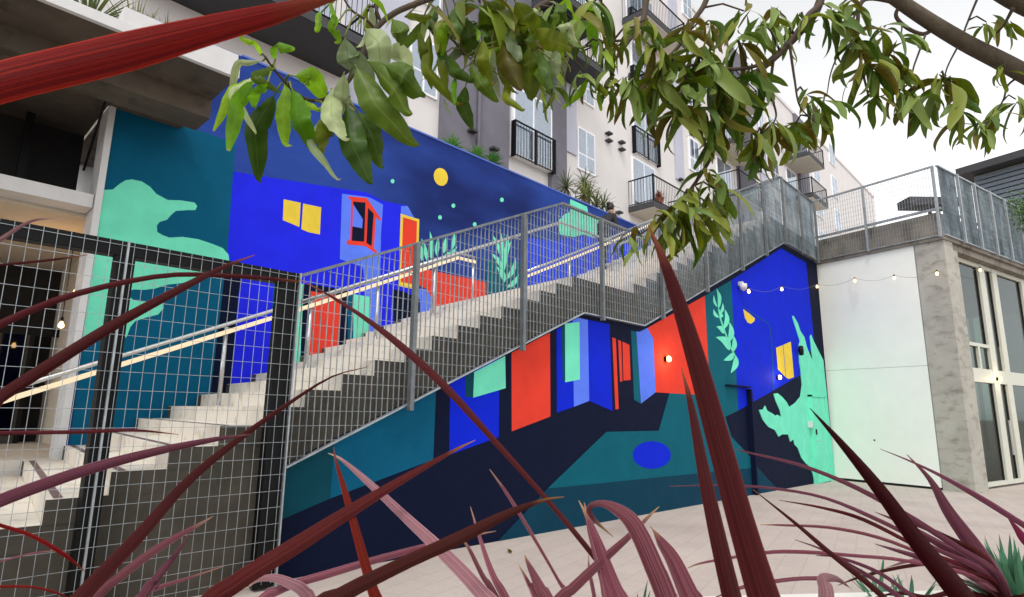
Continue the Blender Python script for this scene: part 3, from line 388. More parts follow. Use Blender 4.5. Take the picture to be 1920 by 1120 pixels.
STRAP_LEAVES = [
 ('L','red',10,((-16.6377,-3.3661,1.4468,0.0205),(-16.6373,-3.6778,1.6126,0.0257),(-16.6339,-3.7335,1.7295,0.0306),(-16.603,-3.8064,1.805,0.0342),(-16.5532,-3.8872,1.8372,0.0365),(-16.507,-3.9598,1.8535,0.0357),(-16.459,-4.0329,1.865,0.0339),(-16.4292,-4.085,1.8694,0.0311),(-16.3857,-4.1533,1.8802,0.0223),(-16.3535,-4.2083,1.8861,0.0148),(-16.3176,-4.2683,1.8959,0.0018))),
 ('L','dark',15,((-16.6377,-3.3661,1.4468,0.0124),(-16.4537,-3.3217,1.6554,0.0154),(-16.4176,-3.3316,1.6877,0.0134),(-16.3372,-3.3939,1.7418,0.0112),(-16.2243,-3.487,1.7836,0.0089),(-16.1282,-3.5528,1.7907,0.0078),(-16.0373,-3.6106,1.7887,0.0047),(-16.0134,-3.5992,1.7901,0.001))),
 ('L','dark',-10,((-16.6377,-3.3661,1.4468,0.0171),(-16.445,-3.4423,1.5255,0.0214),(-16.4121,-3.4378,1.5623,0.0189),(-16.3558,-3.4635,1.6194,0.0195),(-16.2847,-3.5082,1.6895,0.0178),(-16.208,-3.5576,1.7549,0.0135),(-16.1499,-3.5819,1.8002,0.0076),(-16.1012,-3.592,1.8302,0.0013))),
 ('L','dark',0,((-16.6377,-3.3661,1.4468,0.0043),(-16.4719,-3.3369,1.7791,0.0053),(-16.4316,-3.3331,1.7902,0.0049),(-16.3633,-3.3606,1.8086,0.0044),(-16.3146,-3.3673,1.8262,0.001))),
 ('L','pale',20,((-16.6377,-3.3661,1.4468,0.006),(-16.4806,-3.472,1.7673,0.0075),(-16.448,-3.4676,1.8057,0.0067),(-16.4131,-3.466,1.8454,0.004),(-16.3733,-3.4628,1.8607,0.0009))),
 ('L','dark',0,((-16.6377,-3.3661,1.4468,0.0052),(-16.431,-3.3029,1.5015,0.0065),(-16.3904,-3.309,1.5028,0.0067),(-16.2893,-3.3787,1.5053,0.0069),(-16.2171,-3.4183,1.5084,0.0051),(-16.1504,-3.4492,1.5007,0.001))),
 ('L','mauve',10,((-16.6377,-3.3661,1.4468,0.0171),(-16.4379,-3.5643,1.4066,0.0214),(-16.4041,-3.5439,1.4178,0.019),(-16.3217,-3.5813,1.4542,0.0167),(-16.2418,-3.6131,1.4797,0.0131),(-16.1604,-3.6448,1.4992,0.008),(-16.1024,-3.6487,1.5067,0.0012))),
 ('L','red',0,((-16.6377,-3.3661,1.4468,0.0043),(-16.4121,-3.4361,1.3785,0.0053),(-16.3844,-3.4248,1.366,0.0055),(-16.3423,-3.4262,1.3449,0.0056),(-16.2963,-3.4278,1.31,0.0058),(-16.2611,-3.4185,1.276,0.0009))),
 ('L','pink',0,((-16.6377,-3.3661,1.4468,0.0019),(-16.3862,-3.289,1.2816,0.0024),(-16.3567,-3.2709,1.2823,0.0025),(-16.3131,-3.2691,1.2885,0.0032),(-16.2714,-3.2633,1.2869,0.001))),
 ('L','red',0,((-16.6377,-3.3661,1.4468,0.003),(-16.3976,-3.424,1.2798,0.0037),(-16.3705,-3.4133,1.2719,0.0038),(-16.3304,-3.4163,1.2642,0.0034),(-16.2931,-3.4138,1.2469,0.0029),(-16.2659,-3.3992,1.2245,0.0009))),
 ('M','dark',12,((-16.5714,-3.6751,0.9,0.0228),(-16.3505,-3.6038,1.2181,0.0285),(-16.3012,-3.5879,1.2787,0.0234),(-16.2365,-3.5925,1.3547,0.0196),(-16.1759,-3.5924,1.4293,0.015),(-16.107,-3.5976,1.4915,0.011),(-16.0314,-3.6091,1.5517,0.0077),(-15.9492,-3.6273,1.6106,0.0034),(-15.8706,-3.6323,1.6358,0.0011))),
 ('M','pink',-10,((-16.5965,-3.5519,0.9,0.0121),(-16.3041,-3.5877,1.2508,0.0151),(-16.2582,-3.5933,1.2972,0.0137),(-16.2076,-3.6019,1.3364,0.0121),(-16.1573,-3.6066,1.3626,0.0057),(-16.1259,-3.5864,1.3707,0.0009))),
 ('M','mauve',15,((-16.5309,-3.8289,0.9,0.0121),(-16.2514,-3.6432,1.2517,0.0151),(-16.2146,-3.6187,1.2904,0.0128),(-16.179,-3.59,1.3184,0.0079),(-16.149,-3.5542,1.3419,0.0012))),
 ('M','pink',0,((-16.6956,-3.4997,0.9483,0.0063),(-16.2255,-3.5177,1.2333,0.0079),(-16.1823,-3.5194,1.2533,0.0076),(-16.1349,-3.5222,1.2619,0.0048),(-16.0792,-3.5351,1.2747,0.0009))),
 ('N','brown',-12,((-16.5503,-3.6404,0.9,0.0228),(-16.2208,-3.7482,1.2489,0.0285),(-16.1571,-3.769,1.3049,0.026),(-16.0858,-3.7943,1.3486,0.0252),(-16.0096,-3.8263,1.3975,0.0198),(-15.9333,-3.8574,1.443,0.0126),(-15.8573,-3.8869,1.484,0.006),(-15.8044,-3.8854,1.5003,0.0009))),
 ('N','brown',10,((-16.5603,-3.6995,0.9589,0.0196),(-16.1526,-3.8991,1.2693,0.0245),(-16.0846,-3.9323,1.3099,0.0214),(-16.0108,-3.97,1.3441,0.0184),(-15.9414,-4.0009,1.3705,0.0182),(-15.8737,-4.0307,1.3995,0.0126),(-15.8119,-4.0509,1.4164,0.0044),(-15.7637,-4.0525,1.417,0.0009))),
 ('N','pink',5,((-16.4652,-3.5535,0.9,0.0128),(-16.1215,-3.699,1.2283,0.016),(-16.0689,-3.7213,1.2694,0.0133),(-15.9983,-3.7566,1.2894,0.0125),(-15.9121,-3.8093,1.3133,0.0106),(-15.8272,-3.8594,1.3326,0.0073),(-15.7563,-3.892,1.342,0.0009))),
 ('N','pale',5,((-15.9188,-3.9313,0.9,0.0154),(-16.0323,-3.793,1.2299,0.0192),(-16.0493,-3.7723,1.2727,0.0184),(-16.0614,-3.7479,1.284,0.0153),(-16.0766,-3.719,1.2899,0.0122),(-16.0884,-3.6898,1.2826,0.0067),(-16.0934,-3.6653,1.2661,0.0009))),
 ('N','red',15,((-15.9462,-4.0675,0.9,0.0145),(-15.9888,-3.9113,1.2264,0.0182),(-15.9988,-3.8749,1.2925,0.0157),(-16.005,-3.8417,1.3558,0.013),(-16.0099,-3.8089,1.4157,0.0101),(-16.0113,-3.7762,1.4626,0.0046),(-16.0034,-3.7473,1.4881,0.0009))),
 ('O','pale',-10,((-15.784,-4.3512,0.9,0.0202),(-15.8624,-4.0444,1.2288,0.0252),(-15.8784,-3.9817,1.2848,0.0222),(-15.8968,-3.9141,1.3319,0.02),(-15.9185,-3.8425,1.3774,0.0151),(-15.9445,-3.7676,1.4277,0.0109),(-15.9588,-3.7009,1.4623,0.005),(-15.9545,-3.646,1.4702,0.001))),
 ('O','dark',10,((-15.6448,-4.3995,0.9,0.0068),(-15.6982,-4.1459,1.2401,0.0086),(-15.7124,-4.0786,1.3169,0.009),(-15.7388,-4.0004,1.4008,0.0083),(-15.779,-3.9109,1.4961,0.0106),(-15.8183,-3.8218,1.5897,0.0144),(-15.8537,-3.7324,1.6667,0.015),(-15.8844,-3.6438,1.7291,0.01),(-15.9185,-3.5498,1.7853,0.0059),(-15.9473,-3.4585,1.8306,0.0012))),
 ('O','pink',0,((-15.7776,-4.2092,0.9,0.0111),(-15.8259,-4.0103,1.2337,0.0139),(-15.8363,-3.9674,1.2958,0.01),(-15.8349,-3.9337,1.3463,0.0057),(-15.8295,-3.9029,1.3921,0.0009))),
 ('O','pink',0,((-15.7861,-4.2386,0.9,0.0086),(-15.8382,-3.9995,1.2415,0.0107),(-15.8479,-3.9552,1.2956,0.0078),(-15.8444,-3.919,1.3289,0.0057),(-15.8331,-3.8849,1.3406,0.0009))),
 ('O','pink',0,((-15.7935,-4.3572,0.9,0.0086),(-15.759,-4.0808,1.235,0.0107),(-15.7525,-4.0287,1.2884,0.0051),(-15.7573,-3.9691,1.3579,0.0059),(-15.753,-3.9138,1.4082,0.0056),(-15.7437,-3.86,1.4448,0.001))),
 ('O','rose',8,((-15.812,-4.3103,0.9,0.0162),(-15.8225,-4.0906,1.2446,0.0202),(-15.8242,-4.0535,1.2947,0.0157),(-15.815,-4.0214,1.3213,0.0065),(-15.7939,-3.9955,1.3255,0.0009))),
 ('O','rose',8,((-15.9371,-4.4081,0.9,0.0097),(-15.8368,-4.0777,1.2518,0.0121),(-15.8224,-4.0305,1.2936,0.007),(-15.7988,-3.9862,1.3102,0.0009))),
 ('C','dark',-8,((-15.6976,-4.4529,0.9,0.0371),(-15.7557,-4.384,1.2524,0.0464),(-15.7709,-4.366,1.3336,0.038),(-15.7859,-4.3493,1.419,0.0328),(-15.8052,-4.3329,1.5217,0.0292),(-15.8262,-4.3161,1.6291,0.0241),(-15.8468,-4.2972,1.7274,0.0156),(-15.8607,-4.2775,1.798,0.0013))),
 ('C','dark',14,((-15.8017,-4.4316,0.9,0.0248),(-15.7119,-4.3118,1.2521,0.031),(-15.6969,-4.2917,1.3037,0.0262),(-15.689,-4.2718,1.3831,0.0234),(-15.6822,-4.2527,1.4697,0.0182),(-15.6765,-4.2346,1.5635,0.0105),(-15.6642,-4.2137,1.6226,0.0009))),
 ('C','rose',6,((-15.6711,-4.3233,0.9,0.023),(-15.7558,-4.2398,1.2645,0.0288),(-15.7771,-4.2187,1.3454,0.027),(-15.7898,-4.1985,1.3964,0.0239),(-15.7968,-4.1755,1.4158,0.017),(-15.803,-4.1497,1.4223,0.0086),(-15.8009,-4.1281,1.4123,0.0082),(-15.7807,-4.1228,1.3929,0.0064),(-15.7446,-4.1319,1.3653,0.0008))),
 ('C','rose',-10,((-15.6732,-4.3954,0.9,0.0277),(-15.7239,-4.2694,1.2509,0.0346),(-15.7334,-4.2459,1.3083,0.0272),(-15.7348,-4.2255,1.3467,0.0218),(-15.7309,-4.2055,1.366,0.0149),(-15.7228,-4.1882,1.3795,0.0032),(-15.7092,-4.1739,1.3827,0.0008))),
 ('C','rose',0,((-16.1307,-3.8597,0.9,0.0118),(-15.8494,-4.0634,1.2478,0.0147),(-15.8009,-4.0985,1.2976,0.015),(-15.7595,-4.1222,1.3333,0.0128),(-15.7191,-4.1439,1.3651,0.0092),(-15.6828,-4.1605,1.3944,0.004),(-15.6567,-4.161,1.4038,0.0009))),
 ('C','rose',8,((-15.705,-4.2878,0.9,0.0255),(-15.7465,-4.1665,1.2309,0.0318),(-15.7562,-4.1382,1.2985,0.0239),(-15.7587,-4.1142,1.3546,0.0156),(-15.7544,-4.0916,1.3899,0.0073),(-15.7471,-4.0686,1.4122,0.0009))),
 ('C','pink',-8,((-15.7738,-4.2566,0.9,0.0203),(-15.7634,-4.1507,1.2381,0.0253),(-15.7609,-4.1246,1.3115,0.0161),(-15.7545,-4.0974,1.3671,0.0106),(-15.7407,-4.0744,1.409,0.0009))),
 ('C','pink',0,((-15.9376,-4.3352,0.9,0.0052),(-15.7446,-4.1004,1.2512,0.0065),(-15.7172,-4.067,1.2932,0.0048),(-15.6811,-4.0376,1.3168,0.0009))),
 ('R','maroon',-8,((-15.1996,-4.5098,1.1998,0.0418),(-15.2601,-4.4812,1.2726,0.0356),(-15.3265,-4.4474,1.3483,0.0282),(-15.393,-4.4154,1.431,0.021),(-15.4571,-4.383,1.5036,0.0111),(-15.5136,-4.3548,1.5622,0.0009))),
 ('R','mauve',10,((-14.5736,-4.4771,1.1094,0.0317),(-14.5997,-4.4649,1.1642,0.0397),(-14.5924,-4.4344,1.226,0.0386),(-14.6044,-4.3901,1.3113,0.0286),(-14.6029,-4.3576,1.3877,0.0135),(-14.6109,-4.3113,1.4509,0.0014))),
 ('R','mauve',5,((-14.5395,-4.6198,1.2295,0.0181),(-14.5828,-4.5336,1.2951,0.0145),(-14.6114,-4.4605,1.3521,0.0149),(-14.6435,-4.3827,1.4058,0.0088),(-14.6572,-4.3187,1.4396,0.0045),(-14.6626,-4.2608,1.4641,0.0014))),
 ('R','mauve',5,((-14.5736,-4.4771,1.1094,0.0145),(-14.6738,-4.4698,1.196,0.0181),(-14.647,-4.409,1.23,0.0148),(-14.6686,-4.3075,1.3005,0.0155),(-14.6976,-4.1965,1.3642,0.0127),(-14.7327,-4.0751,1.4135,0.0096),(-14.7731,-3.9425,1.4428,0.005),(-14.7288,-3.892,1.4478,0.0016))),
 ('R','mauve',0,((-14.5736,-4.4771,1.1094,0.0113),(-14.6911,-4.4516,1.1957,0.0141),(-14.683,-4.3704,1.2268,0.0106),(-14.7245,-4.2465,1.2913,0.011),(-14.7529,-4.1304,1.3348,0.0081),(-14.7853,-4.002,1.349,0.0072),(-14.8129,-3.8743,1.3468,0.005),(-14.8518,-3.7315,1.3339,0.0016))),
 ('R','dark',0,((-14.5736,-4.4771,1.1094,0.0097),(-14.6806,-4.4592,1.1835,0.0121),(-14.6901,-4.349,1.2207,0.0096),(-14.7233,-4.2211,1.284,0.01),(-14.7207,-4.1184,1.3027,0.007),(-14.724,-4.0065,1.3108,0.0015))),
 ('R','dark',5,((-15.2945,-4.4135,1.2113,0.0115),(-15.1891,-4.3442,1.2279,0.0113),(-15.1113,-4.251,1.2628,0.0108),(-15.0386,-4.1548,1.3059,0.0079),(-14.9865,-4.0413,1.3646,0.0014))),
 ('R','rose',0,((-14.5736,-4.4771,1.1094,0.0081),(-14.6884,-4.4493,1.1771,0.0101),(-14.7748,-4.3181,1.2078,0.0083),(-14.8265,-4.2157,1.2111,0.0084),(-14.8818,-4.1085,1.211,0.0097),(-14.911,-4.0255,1.1995,0.0088),(-14.9787,-3.8959,1.165,0.0056),(-14.9749,-3.8441,1.1407,0.0014))),
 ('R','mauve',0,((-15.0011,-4.409,1.1497,0.0121),(-14.9604,-4.3494,1.1802,0.0092),(-14.9246,-4.2833,1.2053,0.0087),(-14.9012,-4.2003,1.2165,0.0062),(-14.8526,-4.1367,1.2022,0.0014))),
 ('R','dark',0,((-14.5736,-4.4771,1.1094,0.0065),(-14.6797,-4.4584,1.1773,0.0081),(-14.7306,-4.3747,1.2007,0.0082),(-14.7524,-4.3124,1.191,0.0084),(-14.7912,-4.2263,1.16,0.0064),(-14.8044,-4.1668,1.1286,0.0014))),
 ('R','rose',0,((-14.5736,-4.4771,1.1094,0.0097),(-14.677,-4.4561,1.1587,0.0121),(-14.6933,-4.3901,1.1948,0.0093),(-14.7616,-4.2743,1.2483,0.0085),(-14.8121,-4.1679,1.268,0.0077),(-14.8546,-4.0638,1.2658,0.0056),(-14.8561,-4.0013,1.2591,0.0014))),
 ('R','pale',0,((-15.3868,-4.3127,1.1963,0.0245),(-15.3666,-4.3121,1.2509,0.0251),(-15.3439,-4.3033,1.2668,0.0197),(-15.2986,-4.3119,1.2594,0.0108),(-15.2502,-4.3194,1.2365,0.001))),
 ('R','rose',0,((-15.1615,-4.2621,1.2266,0.0086),(-15.1783,-4.2056,1.219,0.0079),(-15.1958,-4.1461,1.2036,0.0081),(-15.2067,-4.0926,1.1847,0.0073),(-15.225,-4.027,1.1502,0.0012))),
 ('R','magenta',0,((-14.8568,-4.5904,1.2588,0.0207),(-14.8554,-4.5538,1.299,0.0195),(-14.8296,-4.5375,1.32,0.0109),(-14.802,-4.5225,1.3389,0.0012))),
 ('R','mauve',0,((-14.5736,-4.4771,1.1094,0.0167),(-14.6142,-4.4515,1.1704,0.0209),(-14.6786,-4.3668,1.1969,0.0169),(-14.7256,-4.2987,1.218,0.0096),(-14.7546,-4.248,1.2333,0.0014))),
 ('R','mauve',0,((-14.5736,-4.4771,1.1094,0.0184),(-14.6269,-4.4452,1.1959,0.023),(-14.6328,-4.3744,1.2289,0.0194),(-14.6444,-4.3003,1.2717,0.0112),(-14.6479,-4.23,1.297,0.0014))),
 ('R','dark',0,((-14.5736,-4.4771,1.1094,0.0117),(-14.6198,-4.4562,1.2088,0.0146),(-14.5838,-4.3803,1.2422,0.0132),(-14.5649,-4.286,1.274,0.0116),(-14.4975,-4.2351,1.2788,0.0015))),
 ('R','pale',0,((-14.5736,-4.4771,1.1094,0.0134),(-14.6241,-4.4428,1.1766,0.0167),(-14.6288,-4.3915,1.1869,0.0128),(-14.6536,-4.3175,1.1909,0.0098),(-14.6667,-4.2465,1.1614,0.0014))),
 ('R','dark',0,((-14.5736,-4.4771,1.1094,0.01),(-14.6534,-4.3995,1.1311,0.0125),(-14.6843,-4.3373,1.1123,0.0106),(-14.7107,-4.2864,1.117,0.0085),(-14.7351,-4.2318,1.1007,0.0014))),
 ('R','mauve',0,((-14.9065,-4.3544,1.1273,0.0131),(-14.9026,-4.2965,1.1698,0.0107),(-14.9103,-4.225,1.2065,0.0091),(-14.9022,-4.166,1.2293,0.0052),(-14.8956,-4.1024,1.2413,0.0014))),
]
TWIGS = [
 ((-12.0184,-5.4012,2.4997,0.052),(-12.5231,-5.0444,2.8544,0.0467),(-13.0409,-4.6576,3.1509,0.0413),(-13.3305,-4.4613,3.2717,0.036),(-13.5976,-4.2918,3.4041,0.0307),(-13.8984,-4.1013,3.5883,0.0253),(-14.3206,-3.7839,3.7735,0.02)),
 ((-12.0184,-5.4012,2.4997,0.07),(-12.4163,-5.253,3.0709,0.065),(-12.9098,-4.9144,3.316,0.06),(-13.2729,-4.6744,3.4242,0.055),(-13.5582,-4.5165,3.534,0.05)),
 ((-14.3206,-3.7839,3.7735,0.014),(-14.9654,-3.533,3.3548,0.012),(-15.3991,-3.495,2.9064,0.01),(-15.7409,-3.5841,2.5686,0.008)),
 ((-15.7409,-3.5841,2.5686,0.008),(-15.7995,-3.547,2.5204,0.0073),(-15.8387,-3.5275,2.462,0.0067),(-15.8649,-3.516,2.3838,0.006),(-15.8888,-3.509,2.3129,0.0053),(-15.9265,-3.4925,2.2596,0.0047),(-15.968,-3.4812,2.2398,0.004),(-16.0086,-3.4791,2.2496,0.0033),(-16.0495,-3.4808,2.2745,0.0027),(-16.0825,-3.4895,2.2947,0.002)),
 ((-15.8624,-3.5662,2.4312,0.004),(-15.8847,-3.5702,2.4413,0.0033),(-15.9216,-3.5597,2.4543,0.0027),(-15.9512,-3.5601,2.4787,0.002)),
 ((-14.9889,-3.55,3.3279,0.014),(-15.2271,-3.3988,3.0437,0.0116),(-15.4021,-3.3487,2.8862,0.0092),(-15.4854,-3.4067,2.7715,0.0068),(-15.5603,-3.4662,2.6308,0.0044),(-15.5547,-3.601,2.4575,0.002)),
 ((-14.9889,-3.55,3.3279,0.012),(-15.0918,-3.5053,3.0231,0.01),(-15.2125,-3.487,2.8811,0.008),(-15.2867,-3.5196,2.747,0.006),(-15.2821,-3.6372,2.6215,0.004),(-15.32,-3.7078,2.4872,0.002)),
 ((-14.406,-3.8181,3.688,0.018),(-14.5895,-3.6089,3.3603,0.0157),(-14.6373,-3.5869,3.1956,0.0133),(-14.675,-3.5886,3.078,0.011),(-14.7399,-3.5655,2.9737,0.0087),(-14.8037,-3.5443,2.8725,0.0063),(-14.8678,-3.5264,2.7841,0.004)),
 ((-14.7399,-3.5655,2.9737,0.006),(-14.8599,-3.5235,2.9212,0.0047),(-14.9671,-3.4914,2.8562,0.0033),(-15.0576,-3.4769,2.7911,0.002)),
 ((-13.9483,-4.1121,3.5499,0.02),(-13.9846,-4.0488,3.2989,0.0183),(-14.053,-3.9844,3.1652,0.0166),(-14.1438,-3.897,3.0337,0.0149),(-14.2364,-3.8146,2.9269,0.0132),(-14.3307,-3.7371,2.8439,0.0115),(-14.3613,-3.7092,2.6992,0.0098),(-14.3728,-3.7082,2.5793,0.0081),(-14.4437,-3.6327,2.415,0.0064),(-14.5094,-3.5831,2.3248,0.0047),(-14.602,-3.5046,2.2321,0.003)),
 ((-13.9483,-4.1121,3.5499,0.016),(-14.007,-4.0665,3.303,0.0141),(-14.0928,-4.0315,3.197,0.0123),(-14.186,-3.9777,3.0508,0.0104),(-14.2894,-3.9232,2.9411,0.0086),(-14.4252,-3.8469,2.8753,0.0067),(-14.5918,-3.7514,2.8564,0.0049),(-14.7149,-3.682,2.7674,0.003)),
 ((-14.406,-3.8181,3.688,0.014),(-14.4335,-3.7619,3.2694,0.0118),(-14.511,-3.7223,3.1001,0.0096),(-14.5903,-3.6883,2.9577,0.0074),(-14.692,-3.6377,2.8402,0.0052),(-14.7968,-3.5958,2.7659,0.003)),
 ((-14.2489,-3.9311,2.9687,0.007),(-14.2376,-3.9077,2.8413,0.0053),(-14.2071,-3.9103,2.7355,0.0037),(-14.2349,-3.8634,2.6711,0.002)),
 ((-14.2137,-3.9859,3.0332,0.006),(-14.1769,-3.9833,2.8849,0.0047),(-14.1464,-3.986,2.7791,0.0033),(-14.0924,-4.0252,2.7163,0.002)),
 ((-13.5976,-4.2918,3.4041,0.008),(-13.5946,-4.2653,3.3507,0.0084),(-13.5422,-4.2929,3.3051,0.0088),(-13.4796,-4.3378,3.2835,0.0092),(-13.4416,-4.3687,3.3049,0.0096),(-13.4094,-4.3984,3.3433,0.01)),
 ((-13.5976,-4.2918,3.4041,0.012),(-13.7426,-4.1746,3.3966,0.01),(-13.7678,-4.1413,3.2384,0.008),(-13.7621,-4.1412,3.0834,0.006),(-13.7473,-4.1515,2.9313,0.004)),
 ((-13.5008,-4.3532,3.2598,0.005),(-13.5153,-4.3022,3.1303,0.004),(-13.5263,-4.2641,3.0344,0.003),(-13.6179,-4.1511,2.9729,0.002)),
 ((-13.3287,-4.4598,3.2595,0.005),(-13.3824,-4.4025,3.1228,0.0035),(-13.4057,-4.3845,3.0127,0.002)),
 ((-13.2963,-4.5613,3.5039,0.006),(-13.3174,-4.4986,3.3572,0.0045),(-13.3287,-4.4598,3.2595,0.003)),
 ((-13.8339,-4.1688,3.3215,0.006),(-13.8491,-4.1208,3.206,0.0047),(-13.8738,-4.0502,3.0442,0.0033),(-13.873,-4.0191,2.929,0.002)),
 ((-12.9783,-4.6573,3.1795,0.006),(-13.0695,-4.5958,3.1024,0.005),(-13.1221,-4.5697,3.0077,0.004),(-13.205,-4.5056,2.8903,0.003),(-13.3337,-4.4193,2.8656,0.002)),
 ((-13.3649,-4.6595,3.3186,0.008),(-13.3245,-4.6145,3.2701,0.005),(-13.2902,-4.5723,3.2542,0.002)),
]
